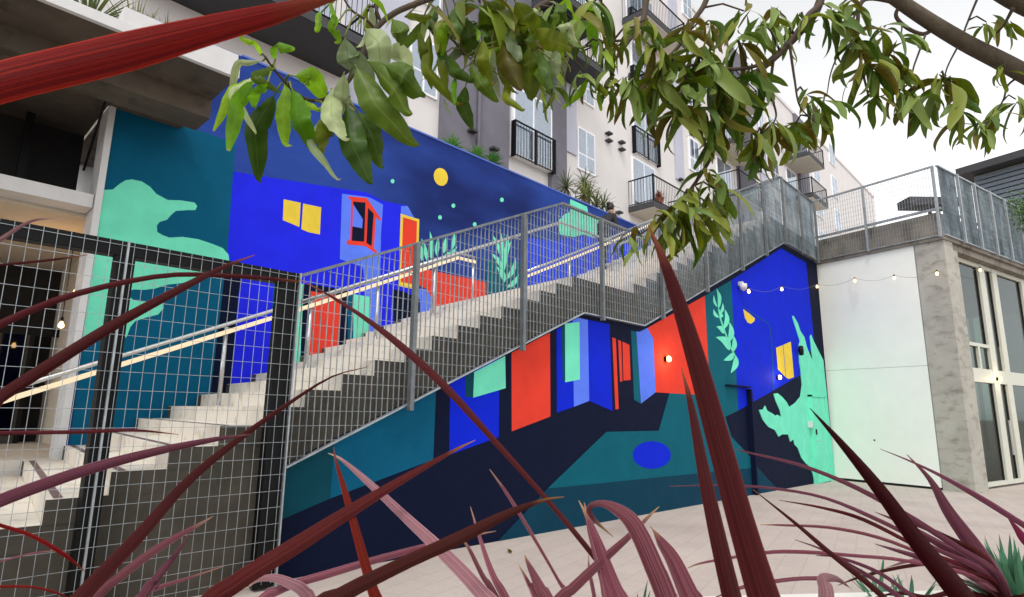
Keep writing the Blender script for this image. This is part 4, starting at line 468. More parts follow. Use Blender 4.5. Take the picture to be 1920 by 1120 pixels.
NEAR_LEAVES = [
 ((-16.07,-3.4418,2.3201),(-16.1123,-3.5059,2.2979),(-16.1365,-3.5069,2.2993),0.0134,'bright'),
 ((-16.0404,-3.4532,2.3181),(-16.0691,-3.5245,2.3038),(-16.0497,-3.5588,2.2936),0.0201,'bright'),
 ((-16.0639,-3.5146,2.2606),(-16.1062,-3.5202,2.218),(-16.0638,-3.5329,2.2005),0.016,'green'),
 ((-16.0643,-3.447,2.3075),(-16.1004,-3.3983,2.3002),(-16.0794,-3.31,2.2535),0.0134,'pale'),
 ((-16.0571,-3.3769,2.2987),(-16.1075,-3.3995,2.2337),(-16.123,-3.3649,2.1495),0.0201,'bright'),
 ((-16.0546,-3.4282,2.2938),(-16.1135,-3.4279,2.213),(-16.0696,-3.4489,2.1394),0.016,'pale'),
 ((-16.0746,-3.4333,2.2641),(-16.118,-3.4745,2.1655),(-16.1242,-3.4672,2.0708),0.0284,'bright'),
 ((-16.0878,-3.5416,2.2072),(-16.0893,-3.5049,2.1935),(-16.0602,-3.4198,2.2092),0.0251,'bright'),
 ((-16.0403,-3.4691,2.2354),(-16.0573,-3.4201,2.1591),(-16.0113,-3.3477,2.079),0.0401,'green'),
 ((-16.0018,-3.4221,2.2934),(-16.0218,-3.4713,2.1912),(-16.0103,-3.4743,2.1223),0.0294,'bright'),
 ((-16.0351,-3.5315,2.224),(-16.0193,-3.5476,2.1438),(-15.9697,-3.5209,2.1005),0.0401,'bright'),
 ((-16.0268,-3.5155,2.2592),(-15.9937,-3.5328,2.2634),(-15.9321,-3.4891,2.2587),0.0368,'bright'),
 ((-15.9839,-3.4034,2.2774),(-15.9849,-3.5029,2.2165),(-15.973,-3.5382,2.1945),0.0167,'bright'),
 ((-15.9604,-3.5556,2.1889),(-15.961,-3.5522,2.1291),(-15.9345,-3.5005,2.1115),0.0334,'olive'),
 ((-15.9433,-3.5093,2.2088),(-15.9826,-3.5422,2.1105),(-15.9398,-3.5786,2.034),0.0167,'pale'),
 ((-15.9376,-3.5214,2.2667),(-15.9647,-3.5822,2.1669),(-15.9483,-3.6132,2.1137),0.0374,'pale'),
 ((-15.9403,-3.5789,2.2833),(-15.9269,-3.5571,2.2275),(-15.8679,-3.5069,2.2163),0.0328,'pale'),
 ((-15.9177,-3.5549,2.2248),(-15.9216,-3.5995,2.1138),(-15.8823,-3.6112,2.0392),0.0501,'green'),
 ((-15.894,-3.5617,2.217),(-15.8726,-3.597,2.1501),(-15.8285,-3.5723,2.0994),0.0418,'green'),
 ((-15.9536,-3.5919,2.3583),(-15.9332,-3.5828,2.3109),(-15.8594,-3.5543,2.311),0.0451,'pale'),
 ((-15.925,-3.5955,2.3018),(-15.9025,-3.6493,2.1958),(-15.8308,-3.6768,2.1285),0.0501,'green'),
 ((-15.9187,-3.6128,2.3872),(-15.9115,-3.6612,2.3309),(-15.8828,-3.642,2.2685),0.0451,'pale'),
 ((-15.9213,-3.639,2.2923),(-15.9019,-3.7142,2.2062),(-15.8719,-3.724,2.1632),0.0401,'green'),
 ((-15.8462,-3.5787,2.3737),(-15.8588,-3.673,2.3108),(-15.8552,-3.6996,2.261),0.0401,'pale'),
 ((-15.9239,-3.7034,2.2561),(-15.895,-3.7457,2.2206),(-15.8419,-3.7312,2.2077),0.0435,'green'),
 ((-15.905,-3.6985,2.375),(-15.9006,-3.7288,2.3302),(-15.8791,-3.6997,2.3258),0.0318,'green'),
 ((-15.9606,-3.5794,2.4001),(-15.9884,-3.6083,2.3491),(-15.9729,-3.6029,2.3305),0.0201,'bright'),
 ((-15.9571,-3.4831,2.4694),(-15.9856,-3.5337,2.4054),(-15.9889,-3.5331,2.381),0.015,'bright'),
 ((-15.9734,-3.5634,2.443),(-15.9939,-3.6205,2.3766),(-15.9953,-3.6202,2.3506),0.0184,'bright'),
 ((-15.6054,-3.4746,2.6871),(-15.6442,-3.4943,2.6022),(-15.6221,-3.5018,2.5625),0.0286,'green'),
 ((-15.6844,-3.4904,2.5654),(-15.6651,-3.4944,2.5046),(-15.6064,-3.4539,2.4538),0.0223,'olive'),
 ((-15.6515,-3.5002,2.5744),(-15.6502,-3.5013,2.4508),(-15.5636,-3.5195,2.3859),0.027,'olive'),
 ((-15.5593,-3.4273,2.6272),(-15.5884,-3.4791,2.5097),(-15.5805,-3.4933,2.4355),0.0286,'olive'),
 ((-15.6077,-3.5533,2.6455),(-15.633,-3.5934,2.553),(-15.6343,-3.5852,2.5143),0.035,'green'),
 ((-15.5591,-3.5466,2.6398),(-15.556,-3.5553,2.5731),(-15.5054,-3.5414,2.5652),0.035,'green'),
 ((-15.6074,-3.5061,2.5206),(-15.6079,-3.5582,2.4431),(-15.5678,-3.5808,2.4249),0.0286,'green'),
 ((-15.5668,-3.5708,2.4806),(-15.5569,-3.6123,2.407),(-15.507,-3.6193,2.377),0.0318,'green'),
 ((-15.5789,-3.6361,2.5237),(-15.5736,-3.6326,2.4576),(-15.5154,-3.6066,2.4292),0.0286,'olive'),
 ((-15.5111,-3.608,2.5466),(-15.4888,-3.5801,2.492),(-15.4114,-3.5309,2.472),0.0191,'pale'),
 ((-15.5613,-3.5527,2.4306),(-15.5441,-3.5213,2.3864),(-15.4633,-3.4743,2.3643),0.0318,'green'),
 ((-15.707,-3.4563,2.6047),(-15.71,-3.5237,2.5646),(-15.6851,-3.5447,2.5711),0.0191,'olive'),
 ((-15.4855,-3.631,2.692),(-15.5099,-3.5881,2.6459),(-15.4462,-3.557,2.6281),0.0525,'olive'),
 ((-15.5277,-3.6985,2.633),(-15.4808,-3.7018,2.5913),(-15.4007,-3.6603,2.5813),0.0557,'olive'),
 ((-15.4522,-3.7056,2.5872),(-15.4161,-3.7244,2.562),(-15.3274,-3.7225,2.5823),0.0477,'olive'),
 ((-15.4848,-3.6148,2.5744),(-15.5088,-3.6621,2.4789),(-15.4791,-3.6817,2.4),0.0509,'brown'),
 ((-15.4541,-3.6247,2.6251),(-15.4938,-3.666,2.5324),(-15.4849,-3.6818,2.4834),0.0334,'pale'),
 ((-15.4885,-3.7138,2.5098),(-15.4596,-3.6924,2.4584),(-15.3873,-3.6343,2.4299),0.0477,'olive'),
 ((-15.4064,-3.6567,2.5693),(-15.4454,-3.717,2.4614),(-15.4394,-3.7462,2.3902),0.035,'green'),
 ((-15.429,-3.7023,2.5341),(-15.4519,-3.7547,2.4391),(-15.443,-3.7629,2.3837),0.0302,'green'),
 ((-15.3735,-3.6757,2.577),(-15.3833,-3.7176,2.5179),(-15.3649,-3.7065,2.4801),0.035,'pale'),
 ((-15.4526,-3.6036,2.4704),(-15.4986,-3.6456,2.3789),(-15.4757,-3.6856,2.3386),0.0191,'olive'),
 ((-15.5151,-3.5267,2.6623),(-15.5075,-3.5732,2.5929),(-15.481,-3.5631,2.5675),0.0239,'green'),
 ((-15.5373,-3.5619,2.6116),(-15.5804,-3.6194,2.541),(-15.5931,-3.6317,2.5118),0.0111,'bright'),
 ((-15.5731,-3.5273,2.4546),(-15.6152,-3.567,2.3862),(-15.6146,-3.5705,2.3442),0.0159,'bright'),
 ((-15.5444,-3.4403,2.4414),(-15.5795,-3.4926,2.3791),(-15.5747,-3.5077,2.3516),0.007,'pale'),
 ((-15.4343,-3.7638,2.5686),(-15.431,-3.8078,2.5492),(-15.3939,-3.8,2.5347),0.0191,'pale'),
 ((-15.4764,-3.7751,2.578),(-15.4358,-3.7769,2.5889),(-15.3793,-3.7102,2.6124),0.0159,'green'),
 ((-15.6291,-3.5571,2.5865),(-15.6514,-3.558,2.5333),(-15.6265,-3.5253,2.4994),0.0255,'bright'),
 ((-15.5507,-3.5052,2.5954),(-15.559,-3.5411,2.5391),(-15.5307,-3.5432,2.5413),0.0255,'olive'),
 ((-15.3603,-3.7116,2.7135),(-15.3804,-3.7237,2.6595),(-15.3511,-3.7103,2.6453),0.0223,'green'),
 ((-15.4014,-3.7734,2.6584),(-15.4327,-3.7863,2.6065),(-15.4088,-3.7789,2.5921),0.0191,'green'),
 ((-15.4748,-3.7253,2.6246),(-15.494,-3.7544,2.5923),(-15.4723,-3.7477,2.5956),0.0159,'pale'),
]
LEAF_CLUSTERS = [
 (-15.665,-3.5,2.617,5,0.159),
 (-15.592,-3.526,2.627,7,0.189),
 (-15.524,-3.561,2.689,7,0.21),
 (-15.47,-3.573,2.644,7,0.195),
 (-15.406,-3.607,2.696,7,0.199),
 (-15.327,-3.59,2.666,7,0.187),
 (-15.215,-3.582,2.832,7,0.189),
 (-15.133,-3.561,2.757,7,0.154),
 (-15.278,-3.574,2.606,5,0.134),
 (-15.857,-3.52,2.51,4,0.12),
 (-15.416,-3.586,2.597,5,0.162),
 (-15.209,-3.555,2.558,9,0.088),
 (-15.01,-3.572,2.971,8,0.185),
 (-15.046,-3.563,2.903,7,0.171),
 (-14.944,-3.581,2.842,7,0.121),
 (-15.0,-3.539,2.719,8,0.13),
 (-14.95,-3.548,2.696,7,0.109),
 (-14.88,-3.618,2.857,5,0.122),
 (-14.891,-3.588,2.738,9,0.144),
 (-14.842,-3.652,2.925,7,0.134),
 (-14.832,-3.618,2.731,11,0.167),
 (-14.799,-3.683,2.966,5,0.135),
 (-14.755,-3.687,2.866,11,0.192),
 (-14.73,-3.679,2.762,12,0.204),
 (-14.689,-3.715,2.842,11,0.194),
 (-14.641,-3.761,2.989,8,0.174),
 (-14.582,-3.77,2.902,12,0.211),
 (-14.609,-3.735,2.771,12,0.22),
 (-14.551,-3.804,3.016,8,0.177),
 (-14.507,-3.798,2.881,12,0.249),
 (-14.427,-3.823,2.827,11,0.252),
 (-14.549,-3.743,2.683,11,0.175),
 (-14.638,-3.701,2.652,8,0.172),
 (-14.456,-3.786,2.693,11,0.202),
 (-14.414,-3.86,2.99,9,0.193),
 (-14.407,-3.886,3.111,7,0.158),
 (-14.336,-3.874,2.881,9,0.232),
 (-14.318,-3.923,3.093,8,0.16),
 (-14.483,-3.748,2.552,5,0.118),
 (-14.481,-3.731,2.459,9,0.153),
 (-14.436,-3.739,2.395,12,0.201),
 (-14.528,-3.696,2.379,8,0.14),
 (-14.586,-3.658,2.298,12,0.218),
 (-14.516,-3.687,2.299,11,0.198),
 (-14.646,-3.623,2.26,7,0.125),
 (-14.742,-3.555,2.18,8,0.123),
 (-14.412,-3.734,2.316,9,0.131),
 (-14.62,-3.628,2.213,7,0.148),
 (-14.277,-3.857,2.646,14,0.196),
 (-14.211,-3.9,2.714,11,0.199),
 (-14.099,-3.945,2.718,11,0.165),
 (-14.063,-3.986,2.862,7,0.179),
 (-13.998,-4.005,2.82,8,0.181),
 (-13.959,-4.027,2.852,5,0.194),
 (-13.882,-4.132,3.236,10,0.198),
 (-13.81,-4.149,3.161,11,0.228),
 (-13.758,-4.152,3.055,11,0.201),
 (-13.689,-4.222,3.241,8,0.204),
 (-13.651,-4.225,3.126,11,0.19),
 (-13.589,-4.258,3.062,10,0.132),
 (-13.612,-4.277,3.215,5,0.161),
 (-13.687,-4.165,2.952,7,0.145),
 (-13.598,-4.231,2.977,6,0.131),
 (-13.525,-4.29,2.985,8,0.191),
 (-13.415,-4.394,3.058,12,0.252),
 (-13.433,-4.385,3.08,4,0.163),
 (-13.333,-4.424,2.909,8,0.178),
 (-13.242,-4.488,2.877,8,0.164),
 (-13.184,-4.546,2.924,7,0.165),
 (-13.117,-4.616,2.992,6,0.196),
 (-13.181,-4.597,3.128,5,0.12),
 (-13.287,-4.561,3.329,7,0.135),
 (-13.212,-4.623,3.339,8,0.15),
 (-14.139,-4.013,3.181,7,0.153),
 (-14.041,-4.059,3.211,7,0.169),
 (-13.974,-4.095,3.255,7,0.167),
 (-14.2,-3.977,3.117,5,0.151),
 (-13.865,-4.156,3.324,7,0.17),
 (-14.264,-3.96,3.164,7,0.149),
]
TREE_BASE = (-12.018, -5.401, 2.5)
ROOF_EDGE = [
 (25.389,-1.015,15.6),
 (24.529,-3.941,15.6),
]
FALLEN = (-12.143, -0.498)
RIM = [
 (-14.004,-4.137,0.95),
 (-13.681,-4.246,0.95),
]
BULBS = [
 (-5.418,-0.3,3.859),
 (-3.624,-0.3,4.186),
 (-0.321,-0.056,4.813),
 (-0.54,-0.982,4.798),
 (-0.743,-1.843,4.703),
 (-0.94,-2.683,4.642),
 (1.034,-3.275,4.995),
]
SUCCULENTS = [
 (-13.961,-4.459,1.121),
 (-13.864,-4.421,1.151),
 (-14.97,-3.675,1.047),
 (-14.07,-4.172,1.032),
 (-14.031,-4.071,1.051),
 (-14.836,-3.736,1.026),
]

rng = random.Random(11)
BD = Vector((-0.229, -0.973, 0)).normalized(); CD = Vector((0.973, -0.229, 0)).normalized()   # pale building: along its side wall, along its shop front
def B(u, w, z): return BD*u + CD*w + Vector((0, 0, z))
def zg(x): return .017*min(max(-x, 0), 25)
# ------------------------------------------------------------------ ground
g = MB(); xs = [-400, -25, 0, 60, 400]; zs = [zg(x) for x in xs]
for k in range(4): g.face([(xs[k], -400, zs[k]), (xs[k+1], -400, zs[k+1]), (xs[k+1], 400, zs[k+1]), (xs[k], 400, zs[k])])
tag(g.build('plaza_paving', M_pave), kind='structure')

# ------------------------------------------------------------------ stair profile
W = 3.4; SK = .10                                     # stair width, skew of the nosings
BOT = [(-14.28, 1.10), (-10.38, 2.83), (-8.89, 2.83), (-2.54, 5.52), (-.22, 5.52)]
TOP = [(-14.32, 2.62), (-10.82, 4.21), (-9.29, 4.21), (-2.65, 7.10), (-.22, 7.12)]
def interp(L, x):
    if x <= L[0][0]: return L[0][1]
    for a, b in zip(L, L[1:]):
        if x <= b[0]: return a[1]+(b[1]-a[1])*(x-a[0])/(b[0]-a[0])
    return L[-1][1]
steps = []                                            # (nose x, tread z, next nose x)
n1 = [(-14.77+.328*k, 1.42+.1455*k) for k in range(-7, 14)]
n2 = [(-9.0+.342*k, 3.311+.1494*(k+1)) for k in range(18)]
allz = n1+n2
for k, (x, z) in enumerate(allz):
    nx = allz[k+1][0] if k+1 < len(allz) else .6
    steps.append((x, z, nx))
st = empty('concrete_staircase', (-9, 1.7, zg(-9)), 'long concrete staircase with pale treads climbing between the two painted walls', 'staircase')
body = [(-17.2, zg(-17.2)-.1)]
for x, z, nx in steps: body += [(x, body[-1][1]), (x, z-.15)]
body += [(.0, steps[-1][1]-.15), (.0, 5.52)] + [p for p in BOT[::-1][1:]] + [(-14.28, zg(-14.28)-.1)]
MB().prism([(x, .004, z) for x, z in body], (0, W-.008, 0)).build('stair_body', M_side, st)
for x, z, nx in steps:
    zb = z-.15
    b = MB(); x1 = nx-.002
    v = [(x, 0, zb), (x1, 0, zb), (x1, 0, z), (x, 0, z)]; sh = SK*W
    w_ = [(x+sh, W, zb), (x1+sh, W, zb), (x1+sh, W, z), (x+sh, W, z)]
    if nx > .5: w_[1] = (nx, W, zb); w_[2] = (nx, W, z)
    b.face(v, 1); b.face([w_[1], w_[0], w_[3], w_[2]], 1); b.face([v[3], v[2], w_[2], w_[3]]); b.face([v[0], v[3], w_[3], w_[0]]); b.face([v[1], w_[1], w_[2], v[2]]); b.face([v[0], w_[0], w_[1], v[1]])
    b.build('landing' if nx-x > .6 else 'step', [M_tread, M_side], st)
    q = MB(); a0, a1 = x+.045, x+.095
    q.face([(a0, .04, z+.003), (a1, .04, z+.003), (a1+SK*(W-.08), W-.04, z+.003), (a0+SK*(W-.08), W-.04, z+.003)]); q.build('grip_strip', M_strip, st)

# ------------------------------------------------------------------ painted walls
def mural(parent, shapes, Y, sgn=-1, zmin=None, clipx=None):
    done = []
    for k, (nm, colr, poly) in enumerate(shapes):
        bx = (min(p[0] for p in poly), max(p[0] for p in poly), min(p[1] for p in poly), max(p[1] for p in poly))
        lay = 1+max([l for l, q in done if q[0] < bx[1] and q[1] > bx[0] and q[2] < bx[3] and q[3] > bx[2]] or [0]); done.append((lay, bx))
        off = .0013*lay
        MB().prism([(x, Y-off, z) for x, z in poly], (0, off-.0004, 0)).build(nm, paint(colr), parent)
mw = empty('painted_stair_wall', (-7, 0, zg(-7)), 'navy wall below the stairs painted with red, blue, teal and mint street shapes', 'wall')
MB().prism([(-14.28, 0, zg(-14.28)-.15), (-14.28, 0, 1.095), (-10.38, 0, 2.825), (-8.89, 0, 2.825), (-2.54, 0, 5.515), (0, 0, 5.515), (0, 0, -.15)], (0, .28, 0)).build('wall_face', paint('navy'), mw)
mural(mw, LOWER_MURAL, 0)
def dr(x0, x1, zt, colr, hinge):                      # steel doors painted over with the mural
    pass
fr = MB(); 
for a, b_, c, d_ in ((-5.10, -5.04, 0, 2.0), (-6.04, -5.04, 1.99, 2.06)): fr.box(a, b_, -.10, .0, c+zg(-5.5), d_+(0 if d_ > 2.03 else zg(-5.5)-.06))
fr.build('door_frame', paint('navy'), mw)
md = MB(); md.box(-1.55, -.62, -.088, 0, .03, 1.98); dob = md.build('door', paint('mint'), mw, bevel=.004)
MB().box(-1.6, -1.555, -.10, 0, 0, 2.03).box(-.615, -.57, -.10, 0, 0, 2.03).box(-1.6, -.57, -.10, 0, 1.985, 2.03).build('door_frame', paint('mint'), mw)
MB().tube([(-1.42, -.088, .98), (-1.42, -.13, .98), (-1.30, -.13, .98)], .01).build('handle', M_steel, dob)
MB().box(-1.47, -1.40, -.105, -.088, 1.12, 1.24).build('lock', M_black, dob)
MB().box(-1.72, -1.64, -.09, 0, 1.28, 1.42).build('keypad', M_ltgrey, mw)
MB().lathe((-2.08, -.10, 3.02), [(.0, -.12), (.05, -.10), (.06, 0), (.05, .1), (.0, .12)], 10).build('dark_wall_fitting', M_black, mw, smooth=True)
uw = empty('painted_night_wall', (-9, W, 1), 'tall upper wall painted with a night sky, a yellow moon and blue houses', 'wall')
XL, XR, ZT = -15.08, -2.6, 6.46
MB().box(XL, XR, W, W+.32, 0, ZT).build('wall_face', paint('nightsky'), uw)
mural(uw, UPPER_MURAL, W)
MB().box(-13.7, XR, W-.01, W+.34, ZT, ZT+.03).build('coping', surface('blue_coping', (70, 96, 176), .5, .05, 4), uw)
MB().box(XL-.07, XL-.001, W-.03, W+.36, 0, 5.1).build('wall_end_trim', M_ltgrey, uw)

# ------------------------------------------------------------------ bar-grating screens
def grating(mb, x0, x1, bot, top, P, zstep=.118, pitch=.06, depth=.015, nrm=None, th=.0042):
    """vertical flat bars and level rods between two outlines; P(x, z) gives the world point"""
    n = max(1, int(round((x1-x0)/pitch))); dx = (x1-x0)/n; e = (P(x1, 0)-P(x0, 0)).normalized()
    for k in range(n):
        x = x0+dx*(k+.5); a, b = bot(x), top(x)
        mb.obox(P(x, a)-e*th/2-nrm*depth/2, e*th, nrm*depth, Vector((0, 0, b-a)))
    zlo = min(bot(x0), bot(x1)); zhi = max(top(x0), top(x1)); z = math.ceil(zlo/zstep)*zstep
    while z < zhi:
        run = None
        for k in range(n+1):
            x = x0+dx*min(k+.5, n); ok = k < n and bot(x) < z < top(x)
            if ok and run is None: run = x0+dx*k
            if not ok and run is not None:
                xe = x0+dx*k; mb.obox(P(run, z)-nrm*(depth/2+.004), e*(xe-run), nrm*min(th, .0032), Vector((0, 0, min(th, .0032)))); run = None
        z += zstep
Yn = Vector((0, 1, 0)); YS = -.085
gr = empty('stair_guardrail', (-7.3, YS, 2.5), 'galvanised steel grating guardrail along the open side of the staircase', 'guardrail')
PS = lambda x, z: Vector((x, YS, z))
posts = [-14.30, -13.13, -11.59, -10.0, -8.38, -6.8, -5.19, -3.85, -2.6, -1.4, -.22]
bt = lambda x: interp(BOT, x)+.01
tp = lambda x: interp(TOP, x)-.02
for a, b in zip(posts, posts[1:]):
    mb = MB(); grating(mb, a+.02, b-.02, bt, tp, PS, nrm=Yn, depth=.014 if a < -9 else .0155); tag(mb.build('grating_panel', M_galv if a < -7 else M_galvd, gr), kind='stuff')  # upper bays are the same steel with shade put into the colour
for x in posts[1:]:
    MB().box(x-.022, x+.022, YS-.07, YS-.012, interp(BOT, x)-.06, interp(TOP, x)-.01).build('post', M_post, gr)
for a, b in zip(TOP, TOP[1:]): MB().bar((a[0], YS, a[1]), (b[0], YS, b[1]), .05, .026).build('top_rail', M_post, gr)
for a, b in zip(BOT, BOT[1:]): MB().bar((a[0], YS, a[1]), (b[0], YS, b[1]), .045, .016).build('bottom_rail', M_galv, gr)
hr = [(-14.2, 2.44), (-10.72, 4.0), (-9.35, 4.0), (-2.8, 6.86), (-.3, 6.88)]
MB().tube([(x, .02, z) for x, z in hr], .019, 8).build('handrail', M_steel, gr, smooth=True)
for x in posts[1:]: MB().tube([(x, YS, interp(hr, x)-.06), (x, .02, interp(hr, x)-.02)], .008, 6).build('handrail_bracket', M_steel, gr)

# mesh gate fence at the foot of the stairs
YF = -.20; ZF = 2.63
fe = empty('mesh_security_fence', (-15.6, YF, zg(-15.6)), 'black framed security fence of welded wire mesh around the foot of the stairs', 'fence')
fz = zg(-15.6)
for a, b in ((-14.49, -14.345), (-15.605, -15.495), (-16.785, -16.675), (-18.0, -17.89)): MB().box(a, b, YF+.015, YF+.12, fz, ZF-.02).build('post', M_black, fe, bevel=.004)
MB().box(-18, -14.345, YF+.012, YF+.118, ZF-.10, ZF).build('top_beam', M_black, fe, bevel=.004)
for a, b in ((-14.34, -15.55), (-15.55, -16.73), (-16.73, -17.93)):
    mb = MB(); grating(mb, b, a, lambda x: fz+.03, lambda x: ZF-.005, lambda x, z: Vector((x, YF, z)), pitch=.0705, depth=.004, nrm=Yn, th=.0029); tag(mb.build('mesh_panel', M_galv, fe), kind='stuff')
    MB().box(b-.006, b+.006, YF-.01, YF+.014, fz, ZF).build('seam_strip', M_galv, fe)
MB().box(-14.344, -14.332, YF-.01, YF+.02, fz, ZF).build('seam_strip', M_galv, fe)

# centre handrails with light strips
def cenrail(pts, xposts, name, label, endloop):
    h = empty(name, (pts[len(pts)//2][0], 2.0, interp(pts, xposts[0])-.9), label, 'handrail', 'lit handrails on the staircase')
    MB().tube([(x, 2.0, z) for x, z in pts], .021, 10).build('top_rail', M_steel, h, smooth=True)
    low_ = [(x, z-.085) for x, z in pts]
    for a, b in zip(low_, low_[1:]):
        MB().bar((a[0], 1.99, a[1]), (b[0], 1.99, b[1]), .035, .03).build('lower_rail', M_steel, h)
        MB().bar((a[0], 1.966, a[1]), (b[0], 1.966, b[1]), .012, .046).build('light_strip', M_led, h)
    for x in xposts:
        zt = max([s_[1] for s_ in steps if s_[0]+SK*2.0 <= x] or [.8]); MB().tube([(x, 2.0, zt), (x, 2.0, interp(pts, x)-.03)], .022, 10).build('post', M_steel, h, smooth=True)
        MB().lathe((x, 2.0, zt), [(.045, 0), (.045, .012), (.024, .014)], 10).build('base_plate', M_steel, h)
    return h
cenrail([(-17.0, 1.15), (-15.84, 1.66), (-13.34, 2.76), (-11.82, 3.45), (-10.78, 3.93), (-10.42, 3.93)], [-16.0, -15.02, -14.05, -13.09, -12.15, -11.2, -10.44], 'lit_handrail', 'stainless handrail with a warm light strip on the lower flight of stairs', True)
cenrail([(x, z) for x, z in HANDRAIL_UPPER], [-9.2, -8.0, -6.6, -5.2, -3.8], 'lit_handrail', 'stainless handrail with a warm light strip on the upper flight of stairs', True)

# ------------------------------------------------------------------ concrete canopy and lobby on the left
cn = empty('concrete_canopy', (-16, 3, 5.1), 'weathered concrete slab canopy with parapet above the lobby', 'canopy')
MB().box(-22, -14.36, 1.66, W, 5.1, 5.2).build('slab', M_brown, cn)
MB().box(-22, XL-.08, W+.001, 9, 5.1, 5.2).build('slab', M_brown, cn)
MB().box(-15.45, -14.36, 1.63, 1.84, 5.202, 5.38).build('parapet', M_ltgrey, cn)
MB().box(-22, -15.452, 1.66, 1.80, 5.202, 5.24).build('parapet', M_ltgrey, cn)
MB().box(-22, -14.34, 1.60, 1.655, 5.098, 5.2).build('slab_edge', M_ltgrey, cn)
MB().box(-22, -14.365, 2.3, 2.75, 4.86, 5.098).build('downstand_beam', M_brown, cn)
lb = empty('lobby_entrance', (-16.5, 5, .9), 'recessed lobby entrance with dark glazed doors and warm ceiling lamps', 'entrance')
MB().box(-20, XL-.08, W+.02, W+.36, 3.82, 3.98).build('beam', M_ltgrey, lb)
MB().box(-20, XL+.35, W+.37, 8.2, 3.78, 3.86).build('ceiling', M_warmwall, lb)
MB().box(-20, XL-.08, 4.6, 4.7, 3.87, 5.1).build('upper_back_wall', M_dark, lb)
MB().box(-15.8, -15.72, 4.3, 4.4, 3.87, 5.1).build('service_duct', M_black, lb)
MB().box(XL+.36, XL+.5, W+.33, 8.2, .9, 3.78).build('side_wall', M_warmwall, lb)
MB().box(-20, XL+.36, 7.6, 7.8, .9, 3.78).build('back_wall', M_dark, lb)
MB().box(-20, XL+.36, 7.0, 7.06, 2.62, 2.76).build('door_header', M_black, lb)
for k in range(7): MB().box(-19.4+.72*k, -19.34+.72*k, 7.0, 7.06, .99, 2.62).build('door_mullion', M_black, lb)
for k in range(6): MB().box(-19.34+.72*k, -18.68+.72*k, 7.02, 7.035, .99, 2.62).build('door_pane', M_glassd, lb)
MB().box(-20, XL+.35, W+.1, 8.2, .60, .985).build('lobby_floor', M_tread, lb)
def lamp_point(name, loc, power, col=(1, .72, .42), size=.04):
    l = bpy.data.lights.new(name, 'POINT'); l.energy = power; l.color = col; l.shadow_soft_size = size
    o = bpy.data.objects.new(name, l); COL.objects.link(o); o.location = loc
for (x, y, z, lab) in ((-14.93, 5.0, 3.05, 'higher of the two warm bulbs hanging in the lobby entrance'), (-15.03, 5.0, 2.60, 'lower of the two warm bulbs hanging in the lobby entrance')):
    t = empty('pendant_lamp', (x, y, z), lab, 'lamp', 'pendant bulbs in the lobby')
    MB().lathe((x, y, z), [(.0, -.045), (.03, -.03), (.035, 0), (.02, .035), (.012, .05)], 12).build('bulb', M_bulb, t, smooth=True)
    MB().tube([(x, y, z+.05), (x, y, 3.78)], .006, 6).build('cord', M_black, t)
    MB().lathe((x, y, z+.05), [(.018, 0), (.018, .05), (.008, .06)], 10).build('socket', M_black, t)
lamp_point('lobby_lamp_light', (-15.2, 4.7, 3.2), 4.5, (1, .58, .26))
MB().tube([(-15.25, 2.2, 5.02), (-15.25, 3.1, 5.02), (-14.85, 3.1, 5.02), (-14.5, 3.1, 5.02)], .02, 8)
sp_ = empty('sprinkler_pipe', (-15.2, 3.1, 5.0), 'thin dark sprinkler pipe with red fittings under the concrete slab', 'pipe')
MB().tube([(-16.6, 3.0, 4.8), (-15.25, 3.0, 5.06), (-14.55, 3.0, 5.06)], .016, 8).build('pipe', M_black, sp_)
MB().tube([(-15.25, 3.0, 5.06), (-15.22, 3.9, 4.4)], .014, 8).build('drop_pipe', M_black, sp_)
M_redp = surface('red_fitting', (150, 50, 34), .6, .1, 10)
for x in (-15.25, -14.57): MB().lathe((x, 3.0, 5.03), [(.03, -.02), (.035, .02), (.03, .06)], 10).build('fitting', M_redp, sp_)

# ------------------------------------------------------------------ pale building with the deck on the right
wb = empty('pale_building', tuple(B(1.5, .2, 0)), 'pale panelled building with concrete corner column, shop front and roof deck', 'building')
def ob(name, u0, u1, w0, w1, z0, z1, mt, parent=wb, bevel=0):
    return MB().obox(B(u0, w0, z0), BD*(u1-u0), CD*(w1-w0), (0, 0, z1-z0)).build(name, mt, parent, bevel=bevel)
ob('wall_panel', .0, 2.31, .0, .25, 2.686, 5.46, M_white); ob('wall_panel', .0, 2.31, .0, .25, .06, 2.679, M_white)
MB().tube([B(1.02, -.004, 1.0), B(1.02, .01, 1.0)], .022, 10).build('vent_hole', M_dark, wb)
ob('base_shadow_strip', .0, 2.31, .03, .25, -.1, .055, M_dark); ob('backing', .02, 2.30, .03, .3, .05, 5.46, M_dark)  # base strip is coloured dark to give the shadow under the panels
M_col = surface('banded_column_concrete', (158, 155, 146), .85, .12, 2.0, 0, .4, 40, dirt=((112, 106, 96), 4.0, (.8, .8, 1.5), .5))
ob('column', 2.325, 2.93, -.012, .42, -.1, 5.46, M_col, bevel=.01)
ob('column_return', 2.55, 2.90, .421, .72, -.1, 5.3, M_col)
ob('deck_slab', -.0, 2.95, -.05, 9, 5.462, 5.60, M_conc)
ob('deck_slab', -6, -.002, .25, 12, 5.60, 5.95, M_conc)
ob('deck_curb', -.0, 2.86, .06, .2, 5.602, 6.13, M_conc); ob('deck_curb', 2.72, 2.86, .201, 9, 5.602, 6.13, M_galvd)
ob('deck_floor', .0, 2.72, .2, 9, 5.602, 6.0, M_tread)
UF = 2.72
for w0, w1, z0, z1 in ((.722, 1.2, .05, 5.3), (2.40, 2.72, .05, 5.3), (3.2, 3.5, .05, 5.3), (5.2, 5.5, .05, 5.3), (7, 7.3, .05, 5.3)): ob('mullion', UF-.14, UF, w0, w1, z0, z1, M_cream, bevel=.006)
